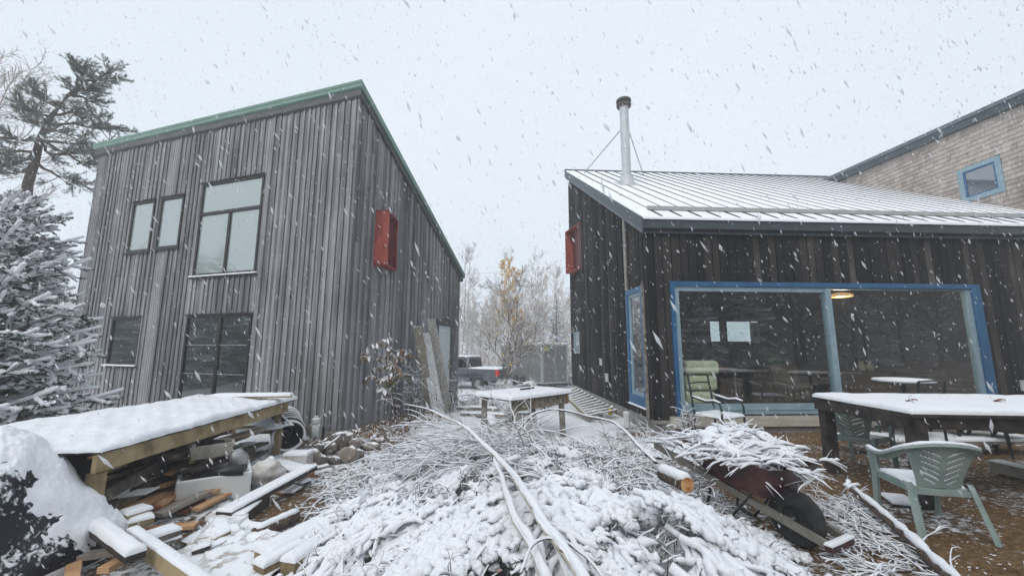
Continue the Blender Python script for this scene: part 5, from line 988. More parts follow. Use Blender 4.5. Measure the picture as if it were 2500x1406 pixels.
# leaning boards on the barn side
def onside(px,py):
    n=V3(math.cos(BA),math.sin(BA),0);dd=ray(px,py);t=((BO-CC)@n)/(dd@n);return CC+dd*t
for i,(tx,ty,bx2,by2,wd,l) in enumerate([(1007,797,1048,1012,.34,'leftmost of the three thick boards leaning on the barn beside the door'),(1028,812,1072,1015,.30,'middle snow-plastered board leaning on the barn beside the door'),(1043,778,1092,1005,.30,'tallest board leaning on the barn, nearest the white door')]):
    a=G(bx2,by2,-.05);b_=onside(tx,ty)+V3(math.cos(BA),math.sin(BA),0)*.06
    ax_=unit(b_-a);side=unit(V3(-math.sin(BA),math.cos(BA),0)*.35+V3(.94,0,0));nn=unit(np.cross(ax_,side));mb=MB();R=side*wd/2;U=nn*.025
    mb.hexa([a-R-U,a+R-U,b_+R-U,b_-R-U,a-R+U,a+R+U,b_+R+U,b_-R+U],0,.5);o=mb.build('board',M_OLDWOODS2:=surf('leaning_board_plastered_with_snow_%d'%i,[(.24,.20,.15),(.40,.36,.29)],scale=6,rough=.9,snow=-.16,snsc=60),smooth=False);tag(o,l,'board','thick boards leaning on the barn')
# sapling with drooping leaves, and dead weeds
def sapling(px,py,name,label,H,nst,seed,leafy=True,Rr=.25,lean=.0):
    r=np.random.default_rng(seed);b0=G(px,py,-.03);root=thing(name,label,'plant',b0);C=np.stack([r.normal(0,.05,nst),r.normal(0,.05,nst),np.zeros(nst)],-1);Dd=np.stack([r.normal(lean,.13,nst),r.normal(0,.12,nst),np.ones(nst)],-1)
    P=arcs(r,C,Dd,H*r.uniform(.75,1.05,nst),9,-.05,.04);mt,ms=MB(),MB();snowy_twigs(r,mt,ms,P,np.full(nst,.009),.007,.9)
    idx=np.repeat(np.arange(nst),7);t=r.integers(3,9,len(idx));dd=np.stack([r.normal(0,1,len(idx)),r.normal(0,1,len(idx)),r.uniform(.2,1,len(idx))],-1);Q=arcs(r,P[idx,t],dd,Rr*r.uniform(.5,1.1,len(idx)),5,1.2 if leafy else .1,.08);snowy_twigs(r,mt,ms,Q,np.full(len(Q),.004),.007,.9)
    mt.build('stems',M_TWIG,root);ms.build('snow_on_stems',SNOWF,root,smooth=True)
    if leafy:
        S=Q[t>=5].reshape(-1,5,3);K=len(S)*14;ii=np.repeat(np.arange(len(S)),14);jj=r.integers(1,5,K);p=S[ii,jj];dn=np.stack([r.normal(0,.45,K),r.normal(0,.45,K),-np.ones(K)],-1);dn/=np.linalg.norm(dn,axis=1,keepdims=True);q=np.cross(dn,r.normal(0,1,(K,3)));q/=np.linalg.norm(q,axis=1,keepdims=True);L=r.uniform(.08,.15,(K,1))
        V=np.stack([p,p+dn*L*.5+q*L*.2,p+dn*L,p+dn*L*.5-q*L*.2],1).reshape(-1,3);mb=MB();mb.add(V,np.arange(K*4).reshape(-1,4),0,np.repeat(r.uniform(0,1,K),1));mb.build('leaves',M_DRYLEAF,root);ms=MB();V2=V.reshape(-1,4,3)[::2]+V3(0,0,.012);ms.add(V2.reshape(-1,3)*1.,np.arange(len(V2)*4).reshape(-1,4));ms.build('snow_on_leaves',SNOWF,root)
        mb=MB();V,F=leaves(r,P[0][None,5]+r.normal(0,.05,(30,3)),.06);mb.add(V,F);mb.build('green_leaves',M_GREENLEAF,root)
    return root
sapling(968,1062,'sapling','snow-tipped sapling with drooping dried leaves beside the barn wall',1.75,6,401,lean=-.08,Rr=.34)
sapling(1005,1035,'dead_weeds','thin dark leafless weeds between the sapling and the leaning boards',1.3,16,402,False,.22)
sapling(1100,1005,'dead_weeds','thin snowy weed stems in front of the white barn door',.9,7,403,False,.3,lean=.2)
sapling(1690,1085,'dead_weeds','snowy bare twigs sprouting between the brush heap and the wheelbarrow',.55,14,404,False,.25,lean=-.1)
# ================================================================ THE BIG BRUSH HEAP
HB=[(.35,2.45,1.15,1.25,.66),(.45,3.9,1.3,1.2,.56),(-.75,4.9,1.1,1.0,.42),(.75,4.9,1.2,1.0,.42),(1.08,2.9,.72,.9,.46),(-.75,3.7,.8,.9,.36),(1.55,2.25,.5,.6,.34)]
def hz_(x,y):
    x=np.asarray(x,float);y=np.asarray(y,float);s=0
    for cx_,cy_,sx,sy,h in HB:
        q=((x-cx_)/sx)**2+((y-cy_)/sy)**2;s=s+(h*np.exp(-q**1.3))**3
    return s**(1/3)
r=np.random.default_rng(500)
gx2=np.linspace(-2.6,3.,150);gy2=np.linspace(.9,6.8,150);X2,Y2=np.meshgrid(gx2,gy2,indexing='ij');Z2=hz_(X2,Y2)*.72-.10+.05*lump(np.stack([X2*3,Y2*3,0*X2],-1))+.03*lump(np.stack([X2*9,Y2*9,0*X2],-1))
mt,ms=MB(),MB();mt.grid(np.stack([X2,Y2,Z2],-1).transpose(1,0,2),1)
# thin birch brush over the whole heap; finer and longer towards the back
K=3000;x=r.uniform(-2.3,2.5,K*6);y=r.uniform(1.2,6.2,K*6);hh=hz_(x,y);m_=(hh>.10)&((y>3.1)|(r.random(K*6)<.22));x,y,hh=x[m_][:K],y[m_][:K],hh[m_][:K];K=len(x)
z=hh*r.uniform(.55,1.08,K);C=np.stack([x,y,z],-1);ph=np.where(r.random(K)<.6,r.normal(-2.3,.7,K),r.uniform(0,6.28,K));Dd=np.stack([np.cos(ph),np.sin(ph),r.normal(.12,.25,K)],-1)
Lr=r.uniform(.14,.42,K)*(1+.9*np.clip((y-3.2)/1.5,0,1)*(r.random(K)<.5));P=arcs(r,C-Dd*Lr[:,None]*.4,Dd,Lr,8,1.0,.24);P[...,2]=np.maximum(P[...,2],np.maximum(hz_(P[...,0],P[...,1])*.62-.05,.015))
snowy_twigs(r,mt,ms,P,.0050*r.uniform(.6,1.8,K),.0095,.88,lift=1.2)
idx=np.repeat(np.arange(K),6);t=r.integers(1,7,K*6);p=P[idx,t];tan=P[idx,t]-P[idx,t-1];tan/=np.linalg.norm(tan,axis=1,keepdims=True)+1e-9;Q=arcs(r,p,tan+r.normal(0,.65,(len(idx),3)),r.uniform(.05,.20,len(idx)),5,.9,.25);Q[...,2]=np.maximum(Q[...,2],.015)
snowy_twigs(r,mt,ms,Q,np.full(len(Q),.0034),.0075,.88,lift=1.2)
V,F=leaves(r,Q[::3,-1]-V3(0,0,.012)+r.normal(0,.02,(len(Q[::3]),3)),.017);m9=(V.reshape(-1,4,3)[:,0,0]>-.2);mt.add(V.reshape(-1,4,3)[m9].reshape(-1,3),np.arange(m9.sum()*4).reshape(-1,4),2,r.uniform(0,1,m9.sum()))
# long fine birch tips sweeping back-left
K=170;C=np.stack([r.uniform(-.5,.5,K),r.uniform(4.2,5.2,K),r.uniform(.35,.60,K)],-1);Dd=np.stack([r.normal(-.9,.5,K),r.normal(.1,.5,K),r.normal(.16,.14,K)],-1);P=arcs(r,C,Dd,r.uniform(.5,1.5,K),10,.6,.10);P[...,2]=np.maximum(P[...,2],.03);snowy_twigs(r,mt,ms,P,np.full(K,.005),.008,.95)
idx=np.repeat(np.arange(K),7);t=r.integers(1,8,K*7);p=P[idx,t];tan=P[idx,t]-P[idx,t-1];tan/=np.linalg.norm(tan,axis=1,keepdims=True)+1e-9;Q=arcs(r,p,tan+r.normal(0,.4,(len(idx),3)),r.uniform(.12,.5,len(idx)),5,.4,.1);snowy_twigs(r,mt,ms,Q,np.full(len(Q),.0028),.0065,.9)
o=mt.build('brush_heap',[M_TWIG,M_PILEB,M_BROWNLEAF],smooth=True);tag(o,'tangle of thin snow-coated twigs filling the big brush heap in the foreground','brush',kind='stuff');ms.build('snow_on_twigs',SNOWF,o,world=True,smooth=True)
# fir boughs lying over the heap, each its own thing, draped over its surface
BL_='snow-loaded fir bough lying on the big brush heap';BG='fir boughs on the big brush heap'
VB=[frond(np.random.default_rng(600+i),1.,.40,K=9,sr=.0180,nb=46,nl=.046,nw=.0055,sub=1,sag=.16,zr=.22,cov=.88) for i in range(6)]
def lay_bough(x,y,ph,s,lift,v,sc=1.):
    c,sn=math.cos(ph),math.sin(ph)
    def T(P):
        P=P*s;X=x+c*P[...,0]-sn*P[...,1];Y_=y+sn*P[...,0]+c*P[...,1];return np.stack([X,Y_,np.maximum(hz_(X,Y_),.0)*1.0+lift+P[...,2]*.9+.02*lump(np.stack([X*5,Y_*5,0*X],-1))],-1)
    mb=MB();A_,AR=v['ax'];mb.tubes(T(A_),AR*s*1.1,5,1);W_,WR=v['tw'];mb.tubes(T(W_),WR*s,3,1,cap=False);nV,nF=v['nd'];mb.add(T(nV),nF,0)
    o=mb.build('fir_bough',[M_FIR,M_BARK]);tag(o,BL_,'bough',BG);q=MB();sP,sR=v['sn'];q.tubes(T(sP)+V3(0,0,.004),sR*sc*r.uniform(.85,1.15),6,flat=.85);aP,aR=v['axs'];q.tubes(T(aP),aR*sc,6);q.build('snow_cover',SNOWF,o,world=True,smooth=True);return o
n=0
for k in range(230):
    x=r.uniform(-1.35,1.75);y=r.uniform(1.6,4.8)
    if hz_(x,y)<.20 or (x<-.7 and y<2.9) or (y>3.6 and r.random()<.6 and x>-.6) or (x>.35 and x<1.1 and y>2.6 and r.random()<.75):continue
    base=math.atan2(-(1.),(x-.15)*.9) # fan outwards and towards the viewer
    lay_bough(x,y,base+r.normal(0,.55),r.uniform(.40,.80),r.uniform(-.05,.10),VB[k%6],r.uniform(.9,1.5));n+=1
print('boughs',n)
# birch trunks on the heap
def pxline(pts):return np.array([D(x,y,Y_) for x,y,Y_ in pts])
def onheap(x,y,lift):
    d=ray(x,y);t=1.2
    while t<8:
        p=CC+d*t
        if p[2]<hz_(p[0],p[1])*1.0+lift:return p
        t+=.01
    return p
def birch(name,label,pts,rad,seed,mat=M_BIRCH,snow=.8,heap=None):
    P=pxline(pts) if heap is None else np.array([D(x,y,_) if heap[min(i,len(heap)-1)] is None else onheap(x,y,heap[min(i,len(heap)-1)]) for i,(x,y,_) in enumerate(pts)]);n=len(P);t=np.linspace(0,1,n);tt=np.linspace(0,1,n*4);Q=np.stack([np.interp(tt,t,P[:,k]) for k in range(3)],-1);R=np.interp(tt,t,rad);Q+=.014*np.stack([lump(Q*5),lump(Q*5+4),lump(Q*5+8)],-1);R=R*(1+.12*lump(Q*9))
    Q[1:-1]=(Q[:-2]+Q[2:]+2*Q[1:-1])/4
    root=thing(name,label,'log',Q[len(Q)//2]*V3(1,1,0));mb=MB();mb.tube(Q,R,12);mb.build('trunk',mat,root,world=True,smooth=True)
    q=MB();rr=np.random.default_rng(seed);q.tubes((Q+V3(0,0,1)*(R*snow)[:,None])[None],(R*rr.uniform(.5,1.0,len(R)))[None],9,flat=.75);q.build('snow_cover',SNOW,root,world=True,smooth=True);return root,Q,R
b1,Q1,R1=birch('birch_log','longer snow-topped birch trunk running down the heap to the bottom edge',[(990,985,5.9),(1050,1001,5.2),(1133,1037,4.45),(1191,1095,3.75),(1234,1134,3.35),(1284,1205,2.85),(1324,1270,2.5),(1382,1340,2.15),(1440,1440,1.8)],[.006,.010,.015,.019,.022,.024,.025,.026,.026],1,heap=[None,None,None,.24,.20,.18,.16,.15,.15])
b2,Q2,R2=birch('birch_log','shorter birch trunk beneath, left of the longer one',[(1205,1120,3.5),(1227,1166,3.1),(1240,1224,2.72),(1268,1274,2.45),(1299,1332,2.18),(1345,1420,1.88)],[.015,.019,.021,.022,.023,.024],2,heap=[.20,.15,.12,.12,.12,.12])
b3,Q3,R3=birch('birch_branch','curved snowy branch arching out of the bottom of the heap',[(1266,1400,1.85),(1295,1330,1.95),(1335,1308,2.02),(1385,1318,2.05),(1440,1360,1.95),(1500,1440,1.8)],[.006,.007,.007,.007,.006,.005],3,M_TWIG)
b4,Q4,R4=birch('birch_branch','long thin branch slanting over the right side of the heap',[(1425,1012,5.2),(1500,1030,4.8),(1530,1060,4.4),(1600,1130,3.8)],[.010,.012,.014,.016],4,M_TWIG)
b5,Q5,R5=birch('birch_branch','arched branch with snow in front of the workbench legs',[(1265,1050,5.0),(1300,1010,5.2),(1345,998,5.3),(1400,1003,5.1),(1450,1020,5.0)],[.014,.013,.012,.010,.008],5,M_TWIG)
lg2=thing('cut_log','snow-capped log with a bright orange sawn end sticking out of the heap','log',G(1680,1200,.2)*V3(1,1,0));a=D(1618,1156,3.68);b_=D(1678,1183,3.35);mb=MB();mb.tube(np.array([a,(a+b_)/2,b_]),[.055,.058,.060],14);mb.build('trunk',M_BARK,lg2,world=True,smooth=True);dd=unit(b_-a);mb=MB();mb.lathe([(0,.004),(.057,.002),(.059,-.01)],b_,dd,18);mb.build('sawn_end',M_CUT,lg2,world=True)
mb=MB();t=np.linspace(0,1,8)[:,None];mb.tubes((a+(b_-a)*t+V3(0,0,.045))[None],np.array([[.05,.056,.052,.058,.054,.056,.058,.042]]),9,flat=.8);mb.build('snow_cover',SNOW,lg2,world=True,smooth=True)
# ================================================================ WHEELBARROW
M_BEAMW=surf('grey_ash_handle',[(.13,.12,.10),(.22,.21,.18)],scale=6,rough=.8,tone=.3)
wp=G(1955,1332,.0);wb=thing('wheelbarrow','tipped-forward dark red wheelbarrow heaped with snowy branches','wheelbarrow',wp+V3(.0,.02,0),math.atan2(-.80,.42))
yb_=lambda x:.10+.17*max(0,(.28-x))/1.6
for s in(-1,1):
    mb=MB();mb.beam((.30,s*.125,.13),(-1.25,s*.30,.58),.042,.055,0,.5);mb.build('handle',M_BEAMW,wb)
mb=MB();mb.box(.28,.33,-.17,.17,.10,.155);mb.build('bumper',M_BARROW,wb);mb=MB();snow_slab(mb,(.28,-.17,.156),(.33,-.17,.156),(.33,.17,.156),(.28,.17,.156),.014,6,20,edge=.02,over=.004);mb.build('snow_on_bumper',SNOW,wb,smooth=True)
mb=MB();mb.lathe([(.10,-.03),(.16,-.045),(.20,-.048),(.215,-.03),(.22,0),(.215,.03),(.20,.048),(.16,.045),(.10,.03)],(0,0,.215),(0,1,0),40);wl=mb.build('wheel',M_TYRE,wb,smooth=True);mb=MB();mb.lathe([(0,-.035),(.03,-.035),(.035,-.02),(.10,-.015),(.105,-.03),(.105,.03),(.10,.015),(.035,.02),(.03,.035),(0,.035)],(0,0,.215),(0,1,0),28);mb.build('rim',M_BLACKP,wl)
mb=MB();mb.tube([(0,-.14,.215),(0,.14,.215)],.012,8);mb.box(-.02,.02,-.15,-.135,.18,.25);mb.box(-.02,.02,.135,.15,.18,.25);mb.build('axle',M_GREYM,wb)
# tray as lofted shell
rim=[(-.98,-.30,.68),(-.98,.30,.68),(-.5,.36,.66),(.0,.35,.64),(.12,.26,.66),(.12,-.26,.66),(.0,-.35,.64),(-.5,-.36,.66)]
bot=[(-.72,-.20,.45),(-.72,.20,.45),(-.5,.24,.40),(-.15,.24,.36),(-.10,.18,.36),(-.10,-.18,.36),(-.15,-.24,.36),(-.5,-.24,.40)]
mb=MB();V=np.array(rim+bot+[(x*.97,y*.93,z) for x,y,z in rim]+[(x,y*.93,z+.012) for x,y,z in bot],float);F=[[i,(i+1)%8,(i+1)%8+8,i+8] for i in range(8)]+[[i+16,i+24,(i+1)%8+24,(i+1)%8+16] for i in range(8)]+[[i,i+16,(i+1)%8+16,(i+1)%8] for i in range(8)]
mb.add(V,F);mb.add(V,[[8,9,10,11],[8,11,12,15],[12,13,14,15]]);o=mb.build('tray',M_BARROW,wb,smooth=False);bm=o.modifiers.new('b','BEVEL');bm.width=.015;bm.segments=2
for s in(-1,1):
    mb=MB();mb.tube([(-.62,s*.22,.42),(-.70,s*.24,.06),(-.62,s*.24,.0),(-.50,s*.24,.0)],.014,8);mb.tube([(-.25,s*.2,.36),(-.52,s*.24,.01)],.012,8);mb.build('leg',M_BLACKP,wb)
wl_c=(_mw(wb)@np.array([-.50,0,.64,1]))[:3]+V3(.02,0,0)
def load():
    r=np.random.default_rng(77);mt,ms=MB(),MB();K=300;fwd=V3(.42,-.80,0)/.903
    x=r.normal(0,.27,K);y=r.normal(0,.18,K);z=.23*np.exp(-(x/.45)**2-(y/.35)**2)*r.uniform(.1,1.05,K);side=V3(fwd[1],-fwd[0],0);C=wl_c+x[:,None]*fwd-y[:,None]*side+z[:,None]*V3(0,0,1)
    ph=r.normal(0,.5,K);d=np.cos(ph)[:,None]*V3(.93,-.25,0)*np.where(r.random(K)<.5,1,-1)[:,None]+np.sin(ph)[:,None]*V3(.3,.9,0)+r.normal(0,.10,(K,3));L=r.uniform(.12,.44,K)
    P=arcs(r,C-d*L[:,None]*.5,d,L,9,.5,.16);P[...,2]=np.maximum(P[...,2],wl_c[2]-.03-.5*np.clip(np.linalg.norm(P[...,:2]-wl_c[:2],axis=-1)-.38,0,1));snowy_twigs(r,mt,ms,P,.006*r.uniform(.5,1.8,K),.0155,.97)
    idx=np.repeat(np.arange(K),4);t=r.integers(1,6,K*4);p=P[idx,t];tan=P[idx,t]-P[idx,t-1];tan/=np.linalg.norm(tan,axis=1,keepdims=True)+1e-9;Q=arcs(r,p,tan+r.normal(0,.45,(len(idx),3))*V3(1,1,.5),r.uniform(.08,.25,len(idx)),4,.4,.12);snowy_twigs(r,mt,ms,Q,np.full(len(Q),.003),.012,.9)
    ms.blob(wl_c+V3(0,0,.03),(.42,.32,.20),4,.45,res=30)
    o=mt.build('branch_load',M_TWIG,smooth=True);tag(o,'heap of snow-covered branches piled in the wheelbarrow tray','brush',kind='stuff');ms.build('snow_on_twigs',SNOWF,o,world=True,smooth=True)
load()
# brush beside the wheelbarrow
pile('brush_pile','loose snowy twigs scattered between the heap and the wheelbarrow',G(1640,1110,0)+V3(0,.25,0),.6,.5,.26,110,.45,.005,.010,303,subK=4)
# ================================================================ PATIO
zt_=.97
TA,TB=G(1983,966,zt_),G(2226,1008,zt_);ed=unit(G(2500,1012,zt_)-TB);wdv=TA-TB;
tbl=thing('patio_table','long heavy dark wooden table with snow on its plank top','table',(TB+ed*1.2+wdv*.5)*V3(1,1,0)+V3(0,0,-.06));TLn=3.0
nb=6
mb=MB()
for i in range(nb):
    a=TB+wdv*(i/nb);b_=TB+wdv*((i+1)/nb-.01);mb.hexa([q+V3(0,0,h) for h in(-.045,0) for q in(a,a+ed*TLn,b_+ed*TLn,b_)],0,r.uniform(0,1))
tt_=mb.build('top',M_DARKWOOD,tbl,world=True)
mb=MB();snow_slab(mb,TB,TB+ed*TLn,TA+ed*TLn,TA,.050,90,34,edge=.06,rough=.35,seed=9,over=.004);mb.build('snow_cover',SNOW,tt_,world=True,smooth=True)
wn=unit(wdv);mb=MB();mb.beam(TB+wn*.05+V3(0,0,-.105),TA-wn*.05+V3(0,0,-.105)+ed*.0,.035,.12,0,.4);mb.build('apron',M_DARKWOOD,tbl,world=True);mb=MB();mb.beam(TB+wn*.06+ed*.05+V3(0,0,-.11),TB+wn*.06+ed*(TLn-.05)+V3(0,0,-.11),.035,.12,0,.4);mb.build('apron',M_DARKWOOD,tbl,world=True);mb=MB();mb.beam(TA-wn*.06+ed*.05+V3(0,0,-.11),TA-wn*.06+ed*(TLn-.05)+V3(0,0,-.11),.035,.12,0,.4);mb.build('apron',M_DARKWOOD,tbl,world=True)
for u,v in((.10,.10),(.10,-.10),(2.75,.10),(2.75,-.10)):
    p=(TB if v>0 else TA)+ed*u+wn*v;mb=MB();mb.beam(p+V3(0,0,-.05),V3(p[0],p[1],-.08),.13,.13,0,.5,up=(0,1,0));mb.build('leg',M_DARKWOOD,tbl,world=True)
for px,py,l in((2225,978,'curled reddish dead leaf lying on the snowy table top'),(2440,978,'brown dead leaf on the snow at the right of the table')):
    mb=MB();c=G(px,py,zt_+.062);u=np.linspace(-1,1,7);Pg=np.array([[c+V3(a*.075,b_*.03*(1-abs(a)**1.5),.012*abs(b_)+.01*math.sin(a*3)) for b_ in u] for a in u]);mb.grid(Pg.transpose(1,0,2));o=mb.build('dead_leaf',M_REDWOOD,smooth=True);tag(o,l,'leaf')
# moulded plastic armchair; local x right, y front, z up
def plastic_chair(label,loc,rz,mat=M_GCHAIR,snow=True,group='moulded plastic garden chairs'):
    root=thing('garden_chair',label,'chair',loc,rz,group=group)
    # back panel with chevron slots
    n1,n2=56,64;holes=[];V=[];u=np.linspace(-1,1,n1);w=np.linspace(0,1,n2)
    def bp(a,t):
        hw_=.165+.115*t**1.3;x=a*hw_;y=-.22-.13*t+.055*(abs(a)**2)*(.4+t);z=.42+.39*t-.030*t*abs(a)**2;return (x,y,z)
    Pg=np.array([[bp(a,t) for t in w] for a in u]);mb=MB();i=np.arange(n1-1)[:,None]*n2+np.arange(n2-1)[None];F=np.stack([i,i+1,i+n2+1,i+n2],-1);ac=(u[:-1]+u[1:])/2;tc2=(w[:-1]+w[1:])/2;A_,T_=np.meshgrid(ac,tc2,indexing='ij')
    q=(T_-.06+.17*np.abs(A_)*-1.0)*6.6
    q=(T_-.30*np.abs(A_))*7.0;fr=q-np.floor(q);slot=(fr<.30)&(np.abs(A_)>.10)&(np.abs(A_)<.66)&(T_>.10)&(T_<.90)
    mb.add(Pg.reshape(-1,3),F[~slot].reshape(-1,4));o=mb.build('backrest',mat,root,smooth=True);s=o.modifiers.new('s','SOLIDIFY');s.thickness=.010;s.offset=0
    if snow:
        q=MB();sl2=(fr<.15)&slot;q.add(Pg.reshape(-1,3)+V3(0,-.002,0),F[sl2].reshape(-1,4));q.build('snow_in_slots',SNOW,root)
    # seat
    n=14;a=np.linspace(-1,1,n);b_=np.linspace(0,1,n);Pg=np.array([[(x_*(.21+.03*t),-.22+.46*t,.425+.015*t-.018*(1-x_**2)*(1-t**4)-(.03*max(0,t-.9)/.1)) for t in b_] for x_ in a]);mb=MB();mb.grid(Pg.transpose(1,0,2));o=mb.build('seat',mat,root,smooth=True);s=o.modifiers.new('s','SOLIDIFY');s.thickness=.014
    # continuous arm + top rail: wide flat band
    pts=[(-.285,.24,.655),(-.30,.10,.64),(-.31,-.06,.665),(-.315,-.20,.73),(-.27,-.31,.79),(-.15,-.355,.825),(0,-.37,.835),(.15,-.355,.825),(.27,-.31,.79),(.315,-.20,.73),(.31,-.06,.665),(.30,.10,.64),(.285,.24,.655)]
    pts=np.array(pts);t=np.linspace(0,1,len(pts));tt=np.linspace(0,1,60);S=np.stack([np.interp(tt,t,pts[:,k]) for k in range(3)],-1)
    for _ in range(6):S[1:-1]=(S[:-2]+S[2:]+2*S[1:-1])/4
    T=np.gradient(S,axis=0);T/=np.linalg.norm(T,axis=1,keepdims=True);B_=np.cross(T,V3(0,0,1));B_/=np.linalg.norm(B_,axis=1,keepdims=True);wv=.030
    band=np.stack([S-B_*wv+V3(0,0,-.055),S-B_*wv+V3(0,0,-.005),S-B_*wv*.6,S+B_*wv*.6,S+B_*wv+V3(0,0,-.008),S+B_*wv+V3(0,0,-.02)],1);mb=MB();mb.grid(band);o=mb.build('arm_rail',mat,root,smooth=True);s=o.modifiers.new('s','SOLIDIFY');s.thickness=.006
    if snow:
        q=MB();rr=np.random.default_rng(int(abs(loc[0])*100));q.tubes((S+V3(0,0,.012))[None],(.026*rr.uniform(.85,1.15,len(S)))[None],8,flat=.62);q.build('snow_on_rail',SNOW,root,smooth=True)
        q=MB();snow_slab(q,(-.20,-.18,.42),(.20,-.18,.42),(.215,.23,.435),(-.215,.23,.435),.035,16,16,edge=.05);q.build('snow_on_seat',SNOW,root,smooth=True)
    # legs: wide angled channels
    for sx,fy in((-1,1),(1,1),(-1,-1),(1,-1)):
        if fy>0:top=[(.285*sx,.24,.65),(.27*sx,.22,.62)];mid=(.262*sx,.235,.43);ft=(.255*sx,.275,.0)
        else:mid=(.235*sx,-.22,.42);ft=(.27*sx,-.36,.0)
        wl=.05 if fy>0 else .055
        L=[np.array(v,float) for v in(([(.285*sx,.235,.655)] if fy>0 else [(.24*sx,-.19,.455)])+[mid,ft])];pr=[]
        mb=MB();cs=[]
        for k,c_ in enumerate(L):
            w_=wl*(1.0 if k<len(L)-1 else .62);cs.append([c_+V3(0,w_/2*1.2,0),c_+V3(sx*.012,0,0)+V3(sx*.012,0,0),c_+V3(0,-w_/2*1.2,0),c_+V3(-sx*.030,-w_/2*.7,0)])
        mb.grid(np.array(cs));o=mb.build('leg',mat,root);s=o.modifiers.new('s','SOLIDIFY');s.thickness=.008;s.offset=0
    mb=MB();mb.beam((-.22,-.235,.385),(.22,-.235,.385),.012,.05);mb.beam((-.23,.23,.395),(.23,.23,.395),.012,.06);mb.beam((-.225,-.23,.39),(-.245,.23,.40),.012,.05);mb.beam((.225,-.23,.39),(.245,.23,.40),.012,.05);mb.build('seat_skirt',mat,root)
    return root
cbl,cbr=G(2290,1328,-.03),G(2428,1336,-.03)
cm=(cbl+cbr)/2;rt2=unit(cbr-cbl);cy_=V3(-rt2[1],rt2[0],0)
plastic_chair('faded green moulded plastic armchair with chevron back and snow on its rim, nearest the viewer',cm+cy_*.36,math.atan2(rt2[1],rt2[0])-.10)
plastic_chair('faded green plastic armchair pushed in at the left end of the long table',G(2115,1150,-.03)+V3(.18,.22,0),math.radians(-62),snow=False)
plastic_chair('dark plastic armchair tucked under the far side of the table near its middle',G(2390,1110,-.05)+V3(.1,.3,0),math.radians(175),mat=M_BLACKP,snow=False,group='dark chairs round the table')
plastic_chair('dark plastic armchair at the right picture edge under the table',G(2480,1120,-.05)+V3(.2,.3,0),math.radians(185),mat=M_BLACKP,snow=False,group='dark chairs round the table')
# metal armchairs
def metal_chair(label,loc,rz,sc=1.,H=1.0):
    root=thing('metal_chair',label,'chair',loc,rz,group='green metal patio chairs')
    for s in(-1,1):
        mb=MB();mb.tube([(s*.25,-.25,0),(s*.25,-.24,.42),(s*.245,-.33,H)],.016,8);mb.build('rear_leg',M_DCHAIR,root)
        mb=MB();mb.tube([(s*.26,.25,0),(s*.27,.25,.55),(s*.27,.22,.63),(s*.27,.14,.655),(s*.27,0,.63),(s*.265,-.15,.66),(s*.25,-.28,.70)],[.016]*7,8);mb.build('leg',M_DCHAIR,root)
        q=MB();q.tubes(np.array([[(s*.27,.24,.65),(s*.27,.14,.675),(s*.27,0,.655),(s*.265,-.15,.685),(s*.255,-.25,.70)]]),np.array([[.02,.026,.022,.026,.02]]),8,flat=.6);q.build('snow_on_arm',SNOW,root,smooth=True)
    mb=MB()
    for z in(H-.0,H-.13,H-.26):
        mb.tube([(-.245,-.33+(H-z)*.15,z),(0,-.345+(H-z)*.15,z+.012),(.245,-.33+(H-z)*.15,z)],.013,6);mb.build('back_rail',M_DCHAIR,root);mb=MB()
    mb.tube([(-.25,-.245,.42),(.25,-.245,.42)],.013,6);mb.build('seat_rail',M_DCHAIR,root);mb=MB();mb.tube([(-.26,.25,.41),(.26,.25,.41)],.015,6);mb.build('seat_rail',M_DCHAIR,root)
    mb=MB();mb.box(-.25,.25,-.24,.26,.40,.42);mb.build('seat',M_DCHAIR,root);q=MB();snow_slab(q,(-.25,-.23,.422),(.25,-.23,.422),(.25,.26,.422),(-.25,.26,.422),.035,16,14,edge=.05);q.build('snow_on_seat',SNOW,root,smooth=True)
    return root
metal_chair('dark green metal armchair with snow on its arms in front of the big window',(3.66,7.35,.0),math.radians(180+28),H=1.02).scale=(1.12,)*3
metal_chair('dark metal armchair with snow-lined back frame beyond the long table',(6.62,6.9,-.0),math.radians(12),H=1.0).scale=(1.12,)*3
# round table seen beyond
rt_c=V3(7.2,7.55,.04);rdt=thing('round_table','round metal patio table topped with a disc of snow before the window','table',rt_c)
mb=MB();mb.lathe([(0,.97),(.44,.97),(.45,.985),(.44,1.0),(0,1.0)],sides=36);mb.build('top',M_DCHAIR,rdt);mb=MB();mb.lathe([(.43,1.0),(.445,1.015),(.42,1.045),(.3,1.055),(0,1.06)],sides=36);mb.build('snow_cover',SNOW,rdt,smooth=True);mb=MB();mb.tube([(0,0,.05),(0,0,.98)],.03,10);mb.lathe([(0,0),(.25,0),(.25,.03),(.05,.06)],sides=24);mb.build('pedestal',M_DCHAIR,rdt)
# snowed low bench/boards beyond the table
plank('bench_board','white snowed board lying low behind the long table','board',(5.5,6.9,.12),(8.6,7.0,.12),.50,.05,M_OLDWOOD,snow=.05,seed=70)
plank('timber','pale weathered timber on the ground at the right edge under the table','timber',G(2430,1150,0),G(2600,1190,0),.16,.14,M_OLDWOOD,snow=.02,seed=71,tone=1.)
